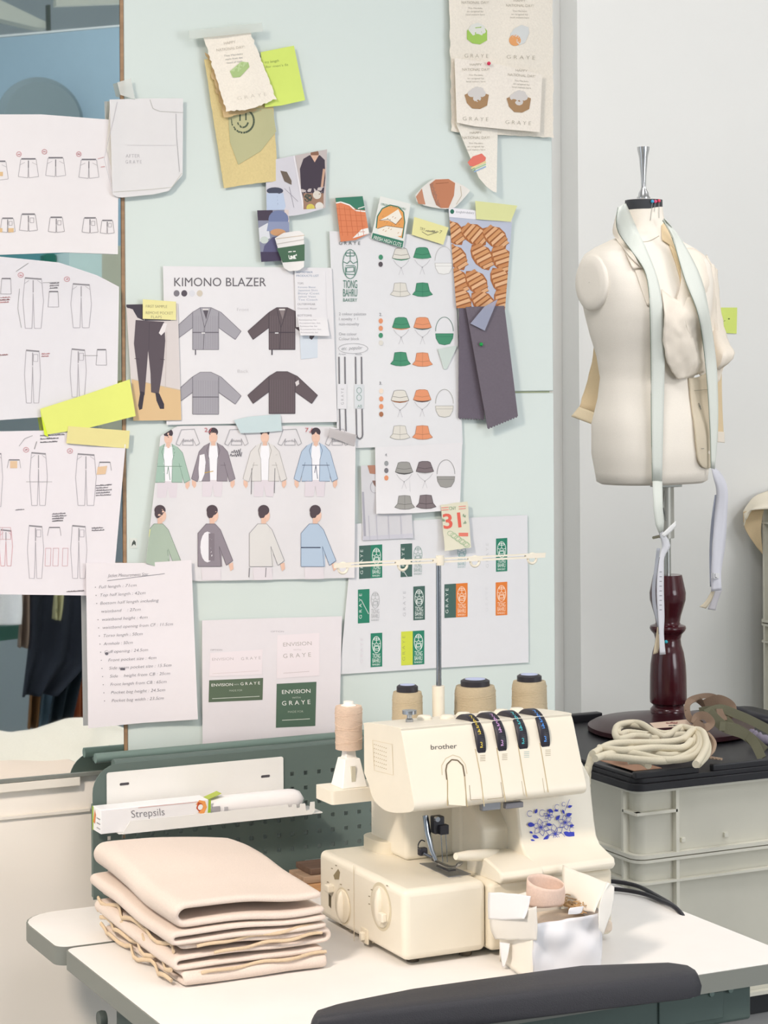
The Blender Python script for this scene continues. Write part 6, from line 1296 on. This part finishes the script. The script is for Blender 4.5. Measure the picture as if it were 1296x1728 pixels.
def fpin(label, x, y, x2, y2, col):
    p = drape(x, y, .006, 4.22); q = drape(x2, y2, .002, 4.22); t_ = thing('dress_pin', label, 'pin', p)
    MB().lathe(p, [(.0001, -.004), (.003, -.003), (.0042, 0), (.003, .003), (.0001, .004)], 12, 'y').build('pin_head', mat(col, .3), t_); MB().tube([p, q], .0006, 6).build('pin_shaft', sil, t_)
fpin('blue headed pin in the black neck band', 1101, 340, 1097, 372, '#3aa0c8'); fpin('pink headed pin in the black neck band, next to the blue one', 1106, 340, 1104, 357, '#e0507a'); fpin('red headed pin at the right edge of the neck band', 1112, 339, 1112, 368, '#d8405a')
p = at(1124, 1083, 4.175); t_ = thing('dress_pin', 'turquoise pin head on the tape over the dark red post', 'pin', p); MB().lathe(p, [(.0001, -.004), (.003, -.003), (.0042, 0), (.003, .003), (.0001, .004)], 12, 'y').build('pin_head', mat('#2fb4c4', .3), t_)

# ================================================================== CORDS AND STRAPS ON THE LID
crd = mat('#e6dcc3', .9, 'fabric', scale=500, bump=.4)
def cz(x, y, z): return atz(x, y, z)
ct = thing('cord_bundle', 'bundle of thick cream cotton cords looped over the lid, ends hanging off its left', 'cord', cz(1110, 1260, .6))
def cord(P, z, r=.0075, flat=1.0, m=crd, par=ct, nm='cord_strand', zf=None):
    pts = [cz(x, y, (z[i] if isinstance(z, (list, tuple)) else z)) for i, (x, y) in enumerate(P)]
    return MB().tube(spline(pts, 7), r, 10, flat).build(nm, m, par, smooth=60)
H_ = .600
for P, z in (([(1094, 1240), (1060, 1236), (1046, 1240), (1043, 1230), (1055, 1224), (1085, 1227), (1120, 1238), (1160, 1232), (1172, 1245), (1160, 1266), (1130, 1275), (1090, 1268), (1050, 1262), (1015, 1265), (1000, 1276)], .600),
             ([(1098, 1244), (1070, 1242), (1045, 1247), (1038, 1236), (1046, 1223), (1080, 1221), (1120, 1243), (1150, 1227), (1180, 1240), (1182, 1262), (1165, 1278), (1120, 1282), (1070, 1272), (1030, 1272), (1004, 1280)], .606),
             ([(1000, 1272), (1030, 1256), (1070, 1253), (1110, 1253), (1150, 1248), (1170, 1232), (1186, 1236), (1192, 1256), (1184, 1276), (1174, 1290)], .612),
             ([(1002, 1276), (1040, 1278), (1080, 1282), (1120, 1284), (1150, 1278), (1176, 1262), (1180, 1246), (1168, 1230)], .604),
             ([(1060, 1284), (1080, 1284), (1094, 1292)], .575), ([(1096, 1246), (1120, 1246), (1150, 1240), (1188, 1246), (1194, 1270), (1178, 1290)], .600), ([(1010, 1262), (1050, 1266), (1100, 1262), (1150, 1262), (1166, 1250)], .613)):
    cord(P, z)
def cordw(P, r=.0075, m=crd, par=ct, nm='cord_strand', flat=1.0): return MB().tube(spline([at(*p) for p in P], 7), r, 10, flat).build(nm, m, par, smooth=60)
cordw([(1010, 1268, 3.86), (1000, 1272, 3.80), (994, 1290, 3.765), (991, 1315, 3.765), (991, 1342, 3.765)])
cordw([(1012, 1272, 3.86), (1000, 1280, 3.80), (990, 1300, 3.760), (985, 1325, 3.765), (981, 1354, 3.765)])
bt = thing('brown_braid', 'flat taupe brown cords looped at the right end of the cream cord bundle', 'cord', cz(1190, 1265, .58)); tau = mat('#a58d78', .9, 'fabric', scale=500)
for k_ in range(4): cord([(1160, 1222+k_*2), (1188, 1232+k_*2), (1205-k_*2, 1250), (1204-k_*3, 1266), (1196-k_*4, 1276), (1206+k_*6-6, 1278+k_)], .592-.003*k_, .004, .6, tau, bt, 'braid_strand')
t = thing('paper_slip', 'pinkish beige paper slip with red print on the dress form base', 'slip', cz(1120, 1218, .6))
mb = MB(); k = Ink(mb, lambda x, y, l=0: atz(x, y, .603+l)); k.fill([(1096, 1220), (1158, 1214), (1168, 1225), (1105, 1229)], '#ddc4ae')
k.scribble(1124, 1221, 20, 3, '#c0857a', 1); k.scribble(1128, 1225, 16, 2, '#8a8a80', 1); mb.build('slip_sheet', None, t, smooth=0, fix=False)
st = thing('strap_bundle', 'knotted bundle of olive and brown webbing straps on the right of the lid', 'straps', cz(1200, 1230, .62))
olv = mat('#77755f', .9, 'fabric', scale=900); brn = mat('#8f7865', .9, 'fabric', scale=900)
def strap(P, w_, m, nm='webbing'):
    pts = spline([at(*p) for p in P], 7); rows = []
    for i, p in enumerate(pts):
        tt = (pts[min(i+1, len(pts)-1)]-pts[max(i-1, 0)]).normalized(); v = (p-O).normalized()
        a = (tt.cross(v)).normalized()*.8+Vector((0, 0, .35)); a = (a-tt*a.dot(tt)).normalized()
        rows.append([p-a*w_/2, p+a*w_/2])
    return MB().grid(rows).build(nm, m, st, smooth=0, solid=.002, so=0)
strap([(1215, 1212, 4.05), (1195, 1196, 4.1), (1175, 1180, 4.08), (1160, 1190, 4.02), (1164, 1212, 3.98), (1185, 1222, 3.96)], .014, brn)
strap([(1160, 1200, 4.0), (1163, 1182, 4.05), (1190, 1174, 4.1), (1210, 1178, 4.12), (1216, 1192, 4.05)], .012, brn)
strap([(1172, 1222, 3.95), (1176, 1210, 3.96), (1190, 1208, 3.95), (1200, 1220, 3.94), (1188, 1228, 3.93), (1172, 1218, 3.94)], .018, brn)
strap([(1190, 1190, 4.06), (1212, 1182, 4.03), (1232, 1192, 4.0), (1230, 1204, 3.98), (1210, 1206, 3.97)], .026, brn)
strap([(1190, 1205, 3.99), (1215, 1196, 3.98), (1245, 1206, 3.96), (1272, 1218, 3.94), (1310, 1238, 3.92)], .020, olv)
strap([(1196, 1202, 3.97), (1222, 1226, 3.93), (1258, 1240, 3.9), (1290, 1268, 3.86)], .024, olv)
strap([(1214, 1225, 3.93), (1245, 1230, 3.92), (1270, 1250, 3.88), (1286, 1280, 3.84)], .020, olv)
strap([(1180, 1200, 4.02), (1205, 1198, 4.0), (1228, 1216, 3.97), (1240, 1232, 3.95)], .016, olv)
tag(MB().tube(spline([at(1232, 1200, 4.35), at(1262, 1208, 4.3), (at(1285, 1216, 4.25)), at(1330, 1226, 4.2)], 6), .016, 14).build('black_tube', blk, smooth=60), 'thick black tube lying behind the straps on the lid', 'tube')
tag(MB().tube(spline([at(1266, 1238, 4.0), at(1280, 1244, 3.98), at(1312, 1258, 3.95)], 6), [.012, .009, .013, .009, .013, .009, .013, .009, .013, .009, .012, .010, .010], 10).build('purple_cord', mat('#8f8796', .9, 'fabric'), smooth=60), 'greyish purple twisted cord under the olive straps', 'cord')
t = MB().box(CX0+.03, CX0+.10, CY0+.05, CY0+.2, ZL+.0075, ZL+.0085).build('leather_strip', mat('#a9836b', .7)); tag(t, 'brown leather strip under the cords at the lid\'s left corner', 'strip')
